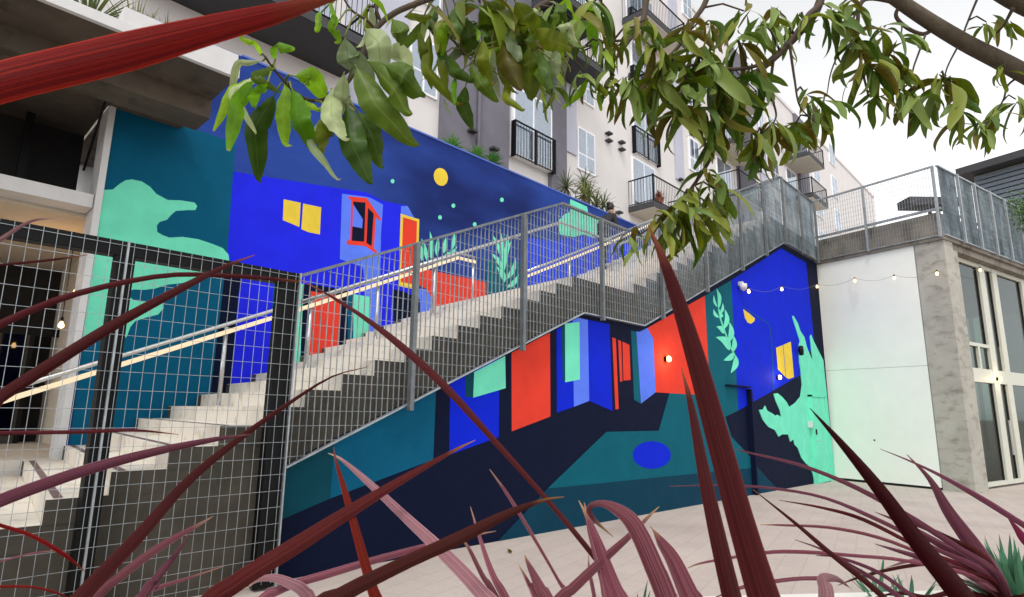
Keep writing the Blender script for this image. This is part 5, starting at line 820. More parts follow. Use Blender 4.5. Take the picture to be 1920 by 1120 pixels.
for w0, w1 in ((1.2, 2.40), (2.72, 3.2), (3.5, 5.2), (5.5, 7)):
    ob('transom', UF-.13, UF-.01, w0+.001, w1-.001, 2.36, 2.68, M_cream); ob('head', UF-.13, UF-.01, w0+.001, w1-.001, 5.2, 5.3, M_cream); ob('sill', UF-.12, UF-.005, w0+.001, w1-.001, .05, .14, M_cream)
    ob('pane', UF-.075, UF-.065, w0, w1, .14, 2.36, M_glass); ob('pane', UF-.075, UF-.065, w0, w1, 2.68, 5.2, M_glass)
    ob('dark_gasket', UF-.09, UF-.055, w1-.07, w1-.002, .14, 2.36, M_black); ob('dark_gasket', UF-.09, UF-.055, w1-.07, w1-.002, 3.30, 5.2, M_black)
ob('transom', UF-.12, UF-.012, 1.201, 2.399, 3.2, 3.28, M_cream); ob('glazing_bar', UF-.12, UF-.012, 1.74, 1.84, 2.68, 3.2, M_cream)
ob('pull_handle', UF+.03, UF+.06, 2.80, 2.84, .7, 1.5, M_steel)
ob('shop_back_wall', -4.6, -4.5, .3, 12, 0, 5.4, M_greyst); ob('shop_floor', -4.5, UF-.15, .3, 12, -.1, .02, M_tread); ob('shop_ceiling', -4.5, UF-.15, .3, 12, 5.31, 5.45, M_darkslab)
ob('soffit', UF-.14, 2.88, .43, 9, 5.31, 5.455, M_conc)
for k, (u, w, z) in enumerate(((1.2, 1.9, 4.4), (.9, 2.3, 3.7), (.6, 4.0, 4.2), (.2, 3.4, 2.0))):
    ob('interior_sign', u, u+.03, w, w+.45, z, z+.4, M_vinyl)
for u, w, z in ((.4, 1.5, 4.5), (-.6, 2.6, 4.4), (.2, 4.1, 4.6), (-1.2, 3.4, 4.3)):
    MB().lathe(B(u, w, z), [(.0, -.09), (.07, -.06), (.09, 0), (.05, .06), (.0, .08)], 10).build('interior_lamp', M_bulb, wb, smooth=True)
ob('counter', -.6, -.1, 1.0, 4.5, .02, 1.1, M_greyst); ob('shelf_unit', -4.4, -3.9, 1.0, 6, .02, 2.6, M_terracotta)
def guard(name, label, segs):
    o = empty(name, tuple(segs[0][0](segs[0][1], 5.6)), label, 'guardrail')
    for P, a, b, nrm, mt, posts_ in segs:
        e = (P(b, 0)-P(a, 0)).normalized()
        for p, q in zip(posts_, posts_[1:]):
            mb = MB(); grating(mb, p+.02, q-.02, lambda x: 5.56, lambda x: 7.16, P, nrm=nrm, zstep=.118, depth=.012 if nrm is CD else .022); tag(mb.build('grating_panel', M_galv if nrm is CD else M_galvd, o), kind='stuff')
        for p in posts_: MB().obox(P(p, 5.5)-e*.025-nrm*.07, e*.05, nrm*.05, Vector((0, 0, 1.68))).build('post', M_galv, o)
        MB().obox(P(a, 7.16)-nrm*.03, P(b, 7.16)-P(a, 7.16), nrm*.06, Vector((0, 0, .035))).build('top_rail', M_galv, o)
        MB().obox(P(a, 5.54)-nrm*.02, P(b, 5.54)-P(a, 5.54), nrm*.04, Vector((0, 0, .02))).build('bottom_rail', M_galv, o)
        MB().obox(P(a, 6.16)+nrm*.04, P(b, 6.16)-P(a, 6.16), nrm*.02, Vector((0, 0, .06))).build('mid_rail', M_galv, o)
    return o
guard('deck_guardrail', 'galvanised grating guardrail around the roof deck of the pale building', [(lambda u, z: B(u, -.075, z), .0, 2.93, CD, None, [.03, 1.38, 2.92]), (lambda w, z: B(2.985, w, z), -.05, 9.0, -BD, None, [.9, 1.85, 2.8, 3.75, 4.7, 5.65, 6.6, 7.55, 8.5])])
mb = MB()
# fill the first bay of the shop-side guardrail up to the corner
o_ = empty('deck_corner_panel', tuple(B(2.985, .4, 5.56)), 'galvanised grating bay at the street corner of the roof deck', 'guardrail')
grating(mb, -.03, .88, lambda x: 5.56, lambda x: 7.16, lambda w, z: B(2.985, w, z), nrm=-BD, depth=.022); tag(mb.build('grating_panel', M_galvd, o_), kind='stuff')

# ------------------------------------------------------------------ apartment block behind
YA = 7.5; FL = [6.85, 9.6, 12.35, 15.1, 17.85, 20.6]
ap = empty('apartment_block', (5, YA, 6), 'beige and grey apartment block with balconies rising behind the painted wall', 'apartment building')
MB().box(-30, 46, YA, YA+8, 5.0, 22.0).build('wall', M_beige, ap)
MB().box(-30, 46, YA-.06, YA+.3, 22.0, 22.25).build('parapet', M_beige, ap)
def apb(name, x0, x1, d0, d1, z0, z1, mt, parent=ap): return MB().box(x0, x1, YA-d1, YA-d0, z0, z1).build(name, mt, parent)
for x0, x1 in ((-6.87, -4.2), (-2.1, -1.3), (13.8, 16.0), (24, 26)): apb('grey_bay', x0, x1, -.01, .18, 5, 22, M_greyst)
apb('grey_bay', -4.2, -2.1, -.01, .178, 11.7, 22, M_greyst)
for x0, x1, z0 in ((-1.3, -.58, 10.6), (-9.9, -8.05, 5), (6.8, 7.6, 12.0), (17.2, 18.2, 5)): apb('pale_grey_bay', x0, x1, -.01, .07, z0, 22, M_lav)
def window(x0, x1, z0, z1, d=.02, rows=True, mt=None):
    w = apb('window', x0, x1, -.01, d+.05, z0, z1, M_vinyl)
    t = .07; xm = (x0+x1)/2; zs_ = z0+(z1-z0)*.38 if rows else z0
    cells = [(x0+t, xm-t/2, zs_+(t/2 if rows else t), z1-t), (xm+t/2, x1-t, zs_+(t/2 if rows else t), z1-t)]
    if rows: cells += [(x0+t, xm-t/2, z0+t, zs_-t/2), (xm+t/2, x1-t, z0+t, zs_-t/2)]
    for k, c in enumerate(cells):
        p = apb('sky_tint_panel', c[0], c[1], d+.051, d+.054, c[2], c[3], M_skytint if (k+int(x0*7)) % 3 else M_lav, None); p.parent = w; p.matrix_parent_inverse = Matrix.Translation(w.location).inverted()  # added panel behind the glass, coloured as the sky's reflection
        p = apb('pane', c[0], c[1], d+.060, d+.064, c[2], c[3], M_glassw); p.parent = w
    return w
for z in FL[1:]:
    window(-.52, .55, z+.55, z+2.2); window(8.2, 9.2, z+.55, z+2.2); window(17.3, 18.1, z+.5, z+2.2, .08); window(-8.0, -7.0, z+.5, z+2.15)
    window(19.0, 20.2, z+.5, z+2.2); window(27.5, 29, z+.5, z+2.2); window(32, 33.5, z+.5, z+2.2)
    window(-11.5, -10.3, z+.1, z+2.2); 
def railbars(mb, a, b, z0, z1, pitch=.125):
    a, b = Vector(a), Vector(b); n = max(2, int((b-a).length/pitch)); e = (b-a).normalized()
    for k in range(n+1):
        p = a+(b-a)*k/n; mb.obox((p.x-.006, p.y-.006, z0), (.012, 0, 0), (0, .012, 0), (0, 0, z1-z0))
    mb.bar((a.x, a.y, z1), (b.x, b.y, z1), .045, .04); mb.bar((a.x, a.y, z0+.05), (b.x, b.y, z0+.05), .03, .03)
def juliet(x0, x1, zf, d=.18):
    w = window(x0, x1, zf, zf+2.35, d, False)
    mb = MB(); railbars(mb, (x0-.04, YA-d-.16, 0), (x1+.04, YA-d-.16, 0), zf-.1, zf+1.08); mb.box(x0-.05, x0, YA-d-.18, YA-d, zf-.1, zf+1.1); mb.box(x1, x1+.05, YA-d-.18, YA-d, zf-.1, zf+1.1)
    mb.box((x0+x1)/2-.03, (x0+x1)/2+.03, YA-d-.18, YA-d-.14, zf-.1, zf+1.1)
    mb.build('juliet_rail', M_black, ap)
juliet(-4.06, -2.16, 9.45)
for z in (12.1, 14.85, 17.6): juliet(3.3, 5.2, z+.02, .0)
def balcony(x0, x1, zf, d, slab=M_darkslab, soff=M_soffit, side_door=True):
    b = MB().box(x0, x1, YA-d, YA, zf-.24, zf-.0).build('balcony_slab', slab, ap)
    MB().box(x0+.03, x1-.03, YA-d+.03, YA-.001, zf-.262, zf-.242).build('soffit', soff, ap)
    mb = MB(); railbars(mb, (x0+.03, YA-.02, 0), (x0+.03, YA-d+.03, 0), zf, zf+1.06); railbars(mb, (x0+.03, YA-d+.03, 0), (x1-.03, YA-d+.03, 0), zf, zf+1.06); railbars(mb, (x1-.03, YA-d+.03, 0), (x1-.03, YA-.02, 0), zf, zf+1.06)
    mb.box(x0+.0, x0+.06, YA-d, YA-d+.06, zf, zf+1.1); mb.box(x1-.06, x1, YA-d, YA-d+.06, zf, zf+1.1); mb.build('balcony_rail', M_black, ap)
    window(x0+.3, x0+2.1, zf+.02, zf+2.25, .0, False)
balcony(2.84, 6.1, 9.6, 1.15)
balcony(2.7, 6.1, 17.85, 1.15, M_darkslab)
for z in (12.35, 15.1, 17.85): balcony(10.9, 14.0, z, 1.3)
for z in (15.1, 17.85): balcony(21.4, 24.4, z, 1.6)
balcony(-14.5, -9.9, 9.75, 1.45, M_darkslab, M_darkslab)
balcony(-3.2, -.6, 13.5, 1.3, M_darkslab, M_darkslab); balcony(-3.2, -.6, 15.3, 1.3, M_darkslab, M_darkslab)
for x, z in ((-5.95, 9.5), (-5.05, 9.25), (-5.05, 9.0), (1.3, 12.15), (1.3, 11.85), (2.2, 12.1), (2.2, 11.8), (1.9, 9.1), (2.2, 8.8), (16.8, 15.5), (16.8, 15.9), (7.0, 12.0)):
    MB().box(x, x+.26, YA-.2-(.18 if -6.9 < x < -1.3 else 0), YA-.0, z, z+.07).build('vent_hood', M_darkslab, ap)
MB().tube([(-5.55, YA-.25, 6), (-5.55, YA-.25, 22)], .05, 8).build('downpipe', M_greyst, ap)
tf = MB().box(-14.9, 14, W+.33, YA-.01, 5.7, 6.0).build('terrace', M_conc); tag(tf, kind='structure')

# ------------------------------------------------------------------ far canopy buildings on the right
fb = empty('neighbour_building', (28, -4, 0), 'grey louvred building with a dark flat roof beyond the deck', 'building')
rgt = Vector((.69, -.7235, 0)); fwd = Vector((.7235, .69, 0))
ra, rb_ = Vector(ROOF_EDGE[0]), Vector(ROOF_EDGE[1]); re_ = (rb_-ra).normalized(); rn = Vector((-re_.y, re_.x, 0)); rn = rn if rn.dot(fwd) > 0 else -rn
ra = ra-re_*.2; ra.z = 0; RL = 9.0
MB().obox(ra+Vector((0, 0, 15.6)), re_*RL, rn*7, (0, 0, .42)).build('roof', M_darkslab, fb)
M_louv = surface('grey_louvre', (104, 114, 126), .6, .08, 4)
for k in range(9): MB().obox(ra+rn*.8+re_*.6+Vector((0, 0, 13.0+.28*k)), re_*3.6, rn*.12, (0, 0, .2)).build('louvre', M_louv, fb)
MB().obox(ra+rn*1.0+re_*.5, re_*(RL-1), rn*4, (0, 0, 15.59)).build('wall', surface('grey_green_wall', (150, 158, 150), .8, .05, 2), fb)
pg = empty('deck_pergola', (17.5, .5, 6), 'dark flat roofed pergola standing on the far end of the roof deck', 'pergola')
p0 = Vector((17.9, .45, 0))
MB().obox(p0+Vector((0, 0, 12.1)), rgt*2.6, fwd*1.0, (0, 0, .42)).build('roof', M_darkslab, pg)
for a, b in ((1.5, .2), (2.4, .2), (1.5, .8), (2.4, .8)): MB().obox(p0+rgt*a+fwd*b, rgt*.12, fwd*.12, (0, 0, 12.1)).build('post', M_darkslab, pg)
for u, w, nm, lab in ((.7, 1.6, 'deck_planter', 'square grey planter box with a small shrub on the roof deck'),):
    t = empty(nm, tuple(B(u, w, 6.0)), lab, 'planter')
    ob('box', u-.25, u+.25, w-.25, w+.25, 6.0, 6.45, M_galvd, t)
    mb = MB()
    for k in range(60):
        a = rng.uniform(0, 6.28); e = rng.uniform(.3, 1.4); l = rng.uniform(.15, .4); p = B(u+rng.uniform(-.15, .15), w+rng.uniform(-.15, .15), 6.42)
        d = Vector((math.cos(a)*math.cos(e), math.sin(a)*math.cos(e), math.sin(e)))*l; s_ = d.orthogonal().normalized()*.012; mb.face([p-s_, p+s_, p+d])
    mb.build('foliage', surface('shrub_leaf', (70, 92, 44), .6, .2, 20), t)
mb = MB()
for k in range(3600):
    w = rng.triangular(3.6, 9.0, 6.5); dz = rng.gauss(0, .3); p = B(3.06+rng.uniform(-.1, .2), w, 6.95+dz-.12*max(0, w-5)*rng.random())
    a = rng.uniform(0, 6.28); d = Vector((math.cos(a)*.05, math.sin(a)*.05, rng.uniform(-.07, .03))); s_ = d.orthogonal().normalized()*.03
    mb.face([p-s_, p+d*.5-s_*.2, p+d, p+s_])
tag(mb.build('trailing_vine', surface('vine_leaf', (64, 96, 40), .6, .25, 20)), 'green vine trailing over the deck guardrail above the shop front', 'vine')

# ------------------------------------------------------------------ small fittings
sl = empty('string_lights', BULBS[3], 'string of warm globe bulbs hung along the mural and pale wall', 'string lights')
anchors = [(-5.15, -.1, 4.0)]+BULBS+[tuple(B(2.95, 4.5, 5.2))]
path = []
for a, b in zip(anchors, anchors[1:]):
    a, b = Vector(a), Vector(b)
    for k in range(6):
        t = k/6; p = a.lerp(b, t); p.z -= .10*math.sin(math.pi*t)-.07; path.append(p)
MB().tube(path, .0035, 5).build('wire', M_post, sl)
for p in BULBS:
    MB().lathe(p, [(.0, -.034), (.022, -.024), (.028, 0), (.02, .026), (.013, .045)], 12).build('bulb', M_bulb, sl, smooth=True)
    MB().lathe((p[0], p[1], p[2]+.045), [(.017, 0), (.017, .04), (.006, .045)], 8).build('socket', M_black, sl)
sc_ = empty('security_camera', (-5.15, 0, 4.04), 'white dome security camera on the blue painted wall', 'security camera')
MB().lathe((-5.15, -.09, 4.02), [(.0, -.08), (.06, -.05), (.075, 0), (.075, .06), (.0, .07)], 14).build('dome', M_ltgrey, sc_, smooth=True)
MB().box(-5.19, -5.11, -.09, 0, 4.05, 4.13).build('bracket', M_ltgrey, sc_)
for (p, nv, lab) in (((-8.16, 0, 2.39), Vector((0, -1, 0)), 'small lit wall lamp on the red painted panel'), ((-3.46, 0, 2.34), Vector((0, -1, 0)), 'small lit wall lamp beside the yellow painted windows'), (tuple(B(UF, 2.56, 2.47)), BD, 'small lit wall lamp on the shop front frame')):
    t = empty('wall_lamp', p, lab, 'lamp'); p = Vector(p)
    c = p+nv*.07
    MB().lathe(c, [(.0, -.05), (.03, -.035), (.038, 0), (.03, .035), (.0, .05)], 12).build('bulb', M_bulb, t, smooth=True)
    MB().bar(p, p+nv*.05, .07, .07).build('bracket', M_black, t)
    lamp_point('wall_lamp_light', tuple(p+nv*.16), 2.2)

# ------------------------------------------------------------------ planting on the terrace and canopy
def blade(mb, p, d, L, w, droop, uvs, n=5):
    """a narrow leaf strip growing from p along d, bending down"""
    p = Vector(p); d = Vector(d).normalized(); s_ = d.cross(Vector((0, 0, 1)))
    s_ = s_.normalized() if s_.length > .05 else Vector((1, 0, 0)); b = len(mb.v); pos = p.copy(); dr_ = d.copy()
    for k in range(n+1):
        t = k/n; ww = w*(1-t)**.6*min(1, .45+2.2*t)/2
        up_ = s_.cross(dr_).normalized()*(.25*ww)
        mb.v += [tuple(pos-s_*ww+up_), tuple(pos-up_*.4), tuple(pos+s_*ww+up_)]; uvs += [(0, t), (.5, t), (1, t)]
        dr_ = (dr_+Vector((0, 0, -droop/n))).normalized(); pos = pos+dr_*(L/n)
    for k in range(n):
        for q in (0, 1): a = b+k*3+q; mb.f.append((a, a+1, a+4, a+3)); mb.mi.append(0)
def finish_uv(o, uvs):
    me = o.data; ul = me.uv_layers.new(name='UVMap')
    for lp in me.loops: ul.data[lp.index].uv = uvs[lp.vertex_index]
    me.polygons.foreach_set('use_smooth', [True]*len(me.polygons))
def rosette(name, c, n, L, w, mt, parent, emin=.1, emax=1.4, droop=.6):
    mb = MB(); uvs = []
    for k in range(n):
        a = k*2.399+rng.uniform(-.2, .2); e = emin+(emax-emin)*(k/n)+rng.uniform(-.1, .1)
        blade(mb, c, (math.cos(a)*math.cos(e), math.sin(a)*math.cos(e), math.sin(e)), L*rng.uniform(.75, 1.1), w, droop*rng.uniform(.4, 1.2), uvs)
    o = mb.build(name, mt, parent); finish_uv(o, uvs); return o
t = empty('dragon_tree', (-3.35, 5.0, 6.0), 'multi stemmed dragon tree with spiky rosettes above the painted wall', 'tree')
for (x, z, yy) in ((-4.15, 7.75, 5.1), (-3.75, 7.55, 4.8), (-3.45, 8.05, 5.0), (-2.95, 7.85, 5.2), (-2.65, 7.55, 4.9), (-3.3, 7.35, 4.7), (-2.4, 7.2, 5.0), (-3.9, 7.15, 5.0)):
    MB().tube([(-3.35, 5.0, 6.0), (-3.35+(x+3.35)*.4, 5+(yy-5)*.4, 6.5), (x, yy, z)], [.05, .04, .025], 8).build('stem', M_trunk, t, smooth=True)
    rosette('leaf_rosette', (x, yy, z), 44, .56, .045, M_yucca, t, -.6, 1.4, .7)
for (x, z, lab) in ((-9.1, 7.0, 'low green bush standing alone behind the top of the night-sky wall'), (-8.4, 7.0, 'green bush of the touching pair behind the night-sky wall, nearer the downpipe'), (-7.92, 7.03, 'green bush of the touching pair behind the night-sky wall, nearer the barred window')):
    t = empty('bushy_plant', (x, 4.2, 6.0), lab, 'plant', 'low plants behind the night-sky wall')
    MB().tube([(x, 4.2, 6.0), (x, 4.2, z)], .02, 6).build('stem', M_trunk, t); rosette('foliage', (x, 4.2, z-.1), 70, .36, .05, M_fern, t, .0, 1.5, .9)
for k, (x, y, s_, lab) in enumerate(((-15.62, 2.3, 1.0, 'largest spiky green plant on the concrete canopy'), (-15.2, 2.35, .8, 'middle one of the three spiky plants on the concrete canopy'), (-14.9, 2.3, .7, 'smallest spiky plant on the canopy, next to the night-sky wall'))):
    t = empty('spiky_plant', (x, y, 5.2), lab, 'plant', 'spiky plants on the canopy'); rosette('foliage', (x, y, 5.36), 70, .75*s_, .03, M_yucca, t, .1, 1.5, .5)
pt = empty('balcony_plant', (3.75, YA-.85, 9.6), 'terracotta coloured potted plant on the lowest apartment balcony', 'potted plant')
MB().lathe((3.75, YA-.85, 9.6), [(.12, 0), (.18, .35), (.19, .4)], 12).build('pot', M_terracotta, pt); rosette('foliage', (3.75, YA-.85, 9.98), 60, .4, .06, surface('rust_leaf', (140, 74, 44), .7, .2, 12), pt, -.1, 1.5, .5)

# ------------------------------------------------------------------ person climbing the upper flight
def person(px, py, pz, ang):
    J = {'pel': (0, 0, .86), 'sp1': (.06, 0, 1.02), 'sp2': (.17, 0, 1.18), 'neck': (.27, 0, 1.31), 'hd0': (.31, 0, 1.37), 'hipl': (0, .1, .82), 'kneel': (.22, .11, .52), 'ankl': (.16, .11, .12), 'toel': (.30, .12, .05),
         'hipr': (0, -.1, .82), 'kneer': (-.06, -.1, .44), 'ankr': (-.2, -.1, .07), 'toer': (-.06, -.11, -.02), 'shl': (.22, .17, 1.24), 'ell': (.14, .23, 1.0), 'wrl': (.3, .2, .84), 'shr': (.22, -.17, 1.24), 'elr': (.2, -.24, .98), 'wrr': (.36, -.2, .86)}
    RAD = dict(pel=.14, sp1=.13, sp2=.14, neck=.055, hd0=.05, hipl=.10, kneel=.062, ankl=.042, toel=.035, hipr=.10, kneer=.062, ankr=.042, toer=.035, shl=.07, ell=.045, wrl=.032, shr=.07, elr=.045, wrr=.032)
    E = [('pel', 'sp1'), ('sp1', 'sp2'), ('sp2', 'neck'), ('neck', 'hd0'), ('pel', 'hipl'), ('hipl', 'kneel'), ('kneel', 'ankl'), ('ankl', 'toel'), ('pel', 'hipr'), ('hipr', 'kneer'), ('kneer', 'ankr'), ('ankr', 'toer'), ('sp2', 'shl'), ('shl', 'ell'), ('ell', 'wrl'), ('sp2', 'shr'), ('shr', 'elr'), ('elr', 'wrr')]
    for s_, wn_ in (('l', 'wrl'), ('r', 'wrr')):
        w = J[wn_]
        for k in range(5):
            a = (k-2)*.016; n1_, n2_ = 'f%s%da' % (s_, k), 'f%s%db' % (s_, k); L = (.06, .085, .09, .085, .07)[k]
            J[n1_] = (w[0]+L*.55, w[1]+a*1.3+(.03 if k == 0 else 0), w[2]-.035); J[n2_] = (w[0]+L*.95, w[1]+a*1.4, w[2]-.075); RAD[n1_] = .01; RAD[n2_] = .008; E += [(wn_, n1_), (n1_, n2_)]
    names = list(J); idx = {n_: i for i, n_ in enumerate(names)}
    me = bpy.data.meshes.new('body'); me.from_pydata([J[n_] for n_ in names], [(idx[a], idx[b]) for a, b in E], [])
    root = empty('person', (px, py, pz), 'person in a dark top with tied up dark hair climbing the upper stairs', 'person'); root.rotation_euler.z = ang
    o = bpy.data.objects.new('body', me); COL.objects.link(o); o.parent = root
    sk = o.modifiers.new('skin', 'SKIN')
    if not me.skin_vertices: me.attributes.new
    for i, n_ in enumerate(names): me.skin_vertices[0].data[i].radius = (RAD[n_], RAD[n_])
    me.skin_vertices[0].data[idx['pel']].use_root = True
    ss = o.modifiers.new('sub', 'SUBSURF'); ss.levels = ss.render_levels = 1
    mt, nt, bs, N, L_ = newmat('dark_clothes_and_skin'); tc = N.new('ShaderNodeTexCoord'); sp = N.new('ShaderNodeSeparateXYZ'); L_.new(tc.outputs['Object'], sp.inputs[0])
    L_.new(ramp(nt, sp.outputs['Z'], [(.0, lin((40, 40, 48))), (.86, lin((24, 24, 32)))]), bs.inputs['Base Color']); bs.inputs['Roughness'].default_value = .85
    me.materials.append(mt)
    skin = surface('skin', (196, 150, 128), .5, .04, 10, 0, 0); hair = surface('dark_hair', (30, 24, 24), .5, .2, 40)
    def local(mb, nm, mt_, par): 
        me_ = mb.build(nm, mt_, None, smooth=True); me_.parent = par; return me_
    hd = MB().lathe((.335, 0, 1.47), [(.0, -.115), (.05, -.105), (.07, -.06), (.083, 0), (.085, .04), (.07, .09), (.035, .115), (.0, .12)], 16)
    h_ = local(hd, 'head', skin, root)
    fc = MB().lathe((.43, 0, 1.455), [(.0, -.02), (.014, -.01), (.010, .02), (.0, .03)], 8); local(fc, 'nose', skin, h_)
    for yy in (-.03, .03): local(MB().lathe((.41, yy, 1.485), [(.0, -.008), (.009, 0), (.0, .008)], 8), 'eye', hair, h_)
    for yy in (-.086, .086): local(MB().lathe((.33, yy, 1.46), [(.0, -.03), (.014, -.01), (.012, .02), (.0, .03)], 8), 'ear', skin, h_)
    local(MB().bar((.408, -.022, 1.415), (.408, .022, 1.415), .012, .008), 'mouth', surface('lips', (150, 84, 80), .5), h_)
    local(MB().lathe((.315, 0, 1.485), [(.0, -.06), (.075, -.05), (.094, 0), (.092, .05), (.07, .105), (.0, .13)], 14), 'hair', hair, h_)
    local(MB().lathe((.24, 0, 1.575), [(.0, -.05), (.04, -.03), (.052, 0), (.04, .035), (.0, .05)], 12), 'hair_bun', hair, h_)
pxx = -6.0
person(pxx, 2.62, [s_[1] for s_ in steps if s_[0]+SK*2.62 <= pxx][-1], 0.0)

# ------------------------------------------------------------------ raised planter in front of the viewer
pl = empty('raised_planter', (-15.6, -3.8, zg(-15.6)), 'raised pale concrete planter bed full of red strap-leaved plants', 'planter')
rg2 = Vector((.69, -.7235, 0)); rg2 = (Matrix.Rotation(math.radians(7.0), 3, 'Z') @ rg2).normalized(); fw2 = Vector((-rg2.y, rg2.x, 0))
c0 = Vector((CAM_LOC[0], CAM_LOC[1], 0))
def pbox(nm, a0, a1, f0, f1, z0, z1, mt, bev=0): return MB().obox(c0+rg2*a0+fw2*f0+Vector((0, 0, z0)), rg2*(a1-a0), fw2*(f1-f0), (0, 0, z1-z0)).build(nm, mt, pl, bevel=bev)
FE = 2.05
pbox('front_wall', -2.6, 3.0, FE-.16, FE, .1, .95, M_plinth, .008); pbox('back_wall', -2.6, 3.0, .28, .44, .1, .95, M_plinth, .008)
pbox('end_wall', -2.6, -2.44, .441, FE-.161, .1, .95, M_plinth, .008); pbox('end_wall', 2.84, 3.0, .441, FE-.161, .1, .95, M_plinth, .008)
pbox('soil', -2.44, 2.84, .441, FE-.161, .1, .88, M_soil)

def catmull(P, n):
    Q = [tuple(2*a-b for a, b in zip(P[0], P[1]))]+list(P)+[tuple(2*a-b for a, b in zip(P[-1], P[-2]))]; out = []; m_ = len(P)-1
    for k in range(n):
        i = k/(n-1)*m_; j = min(int(i), m_-1); t = i-j
        out.append(tuple(.5*(2*b+(c-a)*t+(2*a-5*b+4*c-d)*t*t+(3*b-a-3*c+d)*t**3) for a, b, c, d in zip(*Q[j:j+4])))
    return out
def ribbon(name, P, mt, parent, twist=0., fold=.3, n=22, face=None, prof=None, wavy=0.):
    """leaf along P [(x,y,z,width)], folded along its midrib; `face` is the side the blade turns to"""
    pts = catmull(P, n); vs_ = []; uvs = []; fs = []; ph = [rng.uniform(0, 6.28) for _ in range(4)]
    cum = [0.]
    for a, b in zip(pts, pts[1:]): cum.append(cum[-1]+(Vector(b[:3])-Vector(a[:3])).length)
    cum = [c_/cum[-1] for c_ in cum]
    for k, p in enumerate(pts):
        a, b = pts[max(k-1, 0)], pts[min(k+1, n-1)]; tg = (Vector(b[:3])-Vector(a[:3])).normalized(); c = Vector(p[:3])
        f = (face-c).normalized(); s_ = tg.cross(f)
        s_ = s_.normalized() if s_.length > .02 else tg.orthogonal().normalized()
        tw = twist*(k/(n-1)*1.6-.6); s_ = Matrix.Rotation(tw, 3, tg) @ s_; nr = s_.cross(tg).normalized()
        h = max(p[3], .0006)/2/max(.5, math.cos(tw)); 
        if prof: h = prof(cum[k])
        for q, (u, d) in enumerate(((-1, 1.0), (-.5, .35), (0, 0), (.5, .35), (1, 1.0))):
            wv_ = wavy*h*abs(u)*(math.sin(k*.9+ph[0 if u < 0 else 1])+.6*math.sin(k*1.7+ph[2 if u < 0 else 3]))
            vs_.append(tuple(c+s_*(u*h*(1+.25*wavy*math.sin(k*1.3+ph[1])))-nr*(d*h*fold+wv_))); uvs.append((.5+u/2, cum[k]))
    for k in range(n-1):
        for q in range(4): a = k*5+q; fs.append((a, a+1, a+6, a+5))
    mb = MB(); mb.v = vs_; mb.f = fs; mb.mi = [0]*len(fs); o = mb.build(name, mt, parent); finish_uv(o, uvs); return o
PLN = dict(L='tall red strap-leaved plant beside the mesh fence with one broad arching leaf', M='maroon strap-leaved plant in front of the fence corner post', N='brown red strap-leaved plant before the dark navy end of the mural',
           O='pale pink strap-leaved plant before the teal painted wall', C='maroon strap-leaved plant with two thick upright blades before the blue disc', R='mauve strap-leaved plant with many thin arching blades beside the green succulents')
EYE = Vector(CAM_LOC); plants = {}
for k, c in CROWNS.items():
    t = empty('strap_leaf_plant', (c[0], c[1], .88), PLN[k], 'plant', 'strap-leaved plants in the planter'); plants[k] = t
    c = c if k in 'LR' else (c[0], c[1], .93)
    MB().tube([(c[0], c[1], .80), (c[0]+.01, c[1], (c[2]+.88)/2), c], [.042, .036, .016], 10).build('stem', M_trunk, t, smooth=True)
    for q in range(10):
        a = rng.uniform(0, 6.28); mb = MB(); uvs = []; blade(mb, (c[0], c[1], c[2]-.02), (math.cos(a)*.6, math.sin(a)*.6, .8), .13, .03, .9, uvs, 6); o = mb.build('leaf', STRAP['dark'], t); finish_uv(o, uvs)
    for q in range(9):
        a = rng.uniform(0, 6.28); mb = MB(); uvs = []; blade(mb, (c[0], c[1], c[2]-.03), (math.cos(a), math.sin(a), -.25), .32, .03, 1.6, uvs, 6); o = mb.build('leaf', STRAP['dark'], t); finish_uv(o, uvs)
for k, kind, tw, P in STRAP_LEAVES:
    ribbon('leaf', P, STRAP[kind], plants[k], math.radians(tw)*2.2, .42, 26, EYE+Vector((0, 0, .12)))
SUCL = ['large blue green succulent between the mauve strap leaves and planter end', 'large blue green succulent behind the thick mauve blade', 'small green succulent at the foot of the rose coloured blades', 'small green succulent below the thin arching mauve blades', 'small green succulent by the planter rim under the dark maroon blade', 'small green succulent beside the thick upright maroon blade']
for k, p in enumerate(SUCCULENTS):
    big = k < 2; t = empty('succulent', (p[0], p[1], .88), SUCL[k], 'plant', 'large succulents' if big else 'small succulents')
    rosette('leaf_rosette', (p[0], p[1], .9 if not big else .93), 64 if big else 14, .24 if big else .17, .026 if big else .022, M_aloe, t, .15, 1.35, -.1)

fl = MB(); uvs = []; lx, ly = FALLEN; blade(fl, (lx, ly, zg(lx)+.012), (.6, .8, .12), .13, .05, .15, uvs, 6); o = fl.build('fallen_leaf', TREE['brown']); finish_uv(o, uvs); tag(o, 'dry brown leaf lying on the pale paving before the mural', 'leaf')
# ------------------------------------------------------------------ tree overhead
tb = TREE_BASE
tr_ = empty('broadleaf_tree', (tb[0], tb[1], zg(tb[0])), 'tree with long drooping olive green leaves overhanging the plaza', 'tree')
MB().tube([(tb[0]+.15, tb[1]-.1, zg(tb[0])-.1), (tb[0]+.12, tb[1]-.05, 1.2), (tb[0], tb[1], tb[2]), (tb[0]-.1, tb[1]+.1, 3.2)], [.15, .12, .11, .08], 14).build('trunk', M_bark, tr_, smooth=True)
for k, P in enumerate(TWIGS):
    Q = catmull(P, 6*len(P)); MB().tube([q[:3] for q in Q], [max(q[3], .0015) for q in Q], 8 if k > 1 else 12).build('limb' if k < 2 else 'twig', M_bark if k < 2 else M_twig, tr_, smooth=True)
def tprof(w):
    def f(t):
        if t < .06: return w*.03
        s_ = (t-.06)/.94; return max(w*.012, w/2*2.425*max(s_, .004)**.55*max(1-s_, 0.)**.75)
    return f
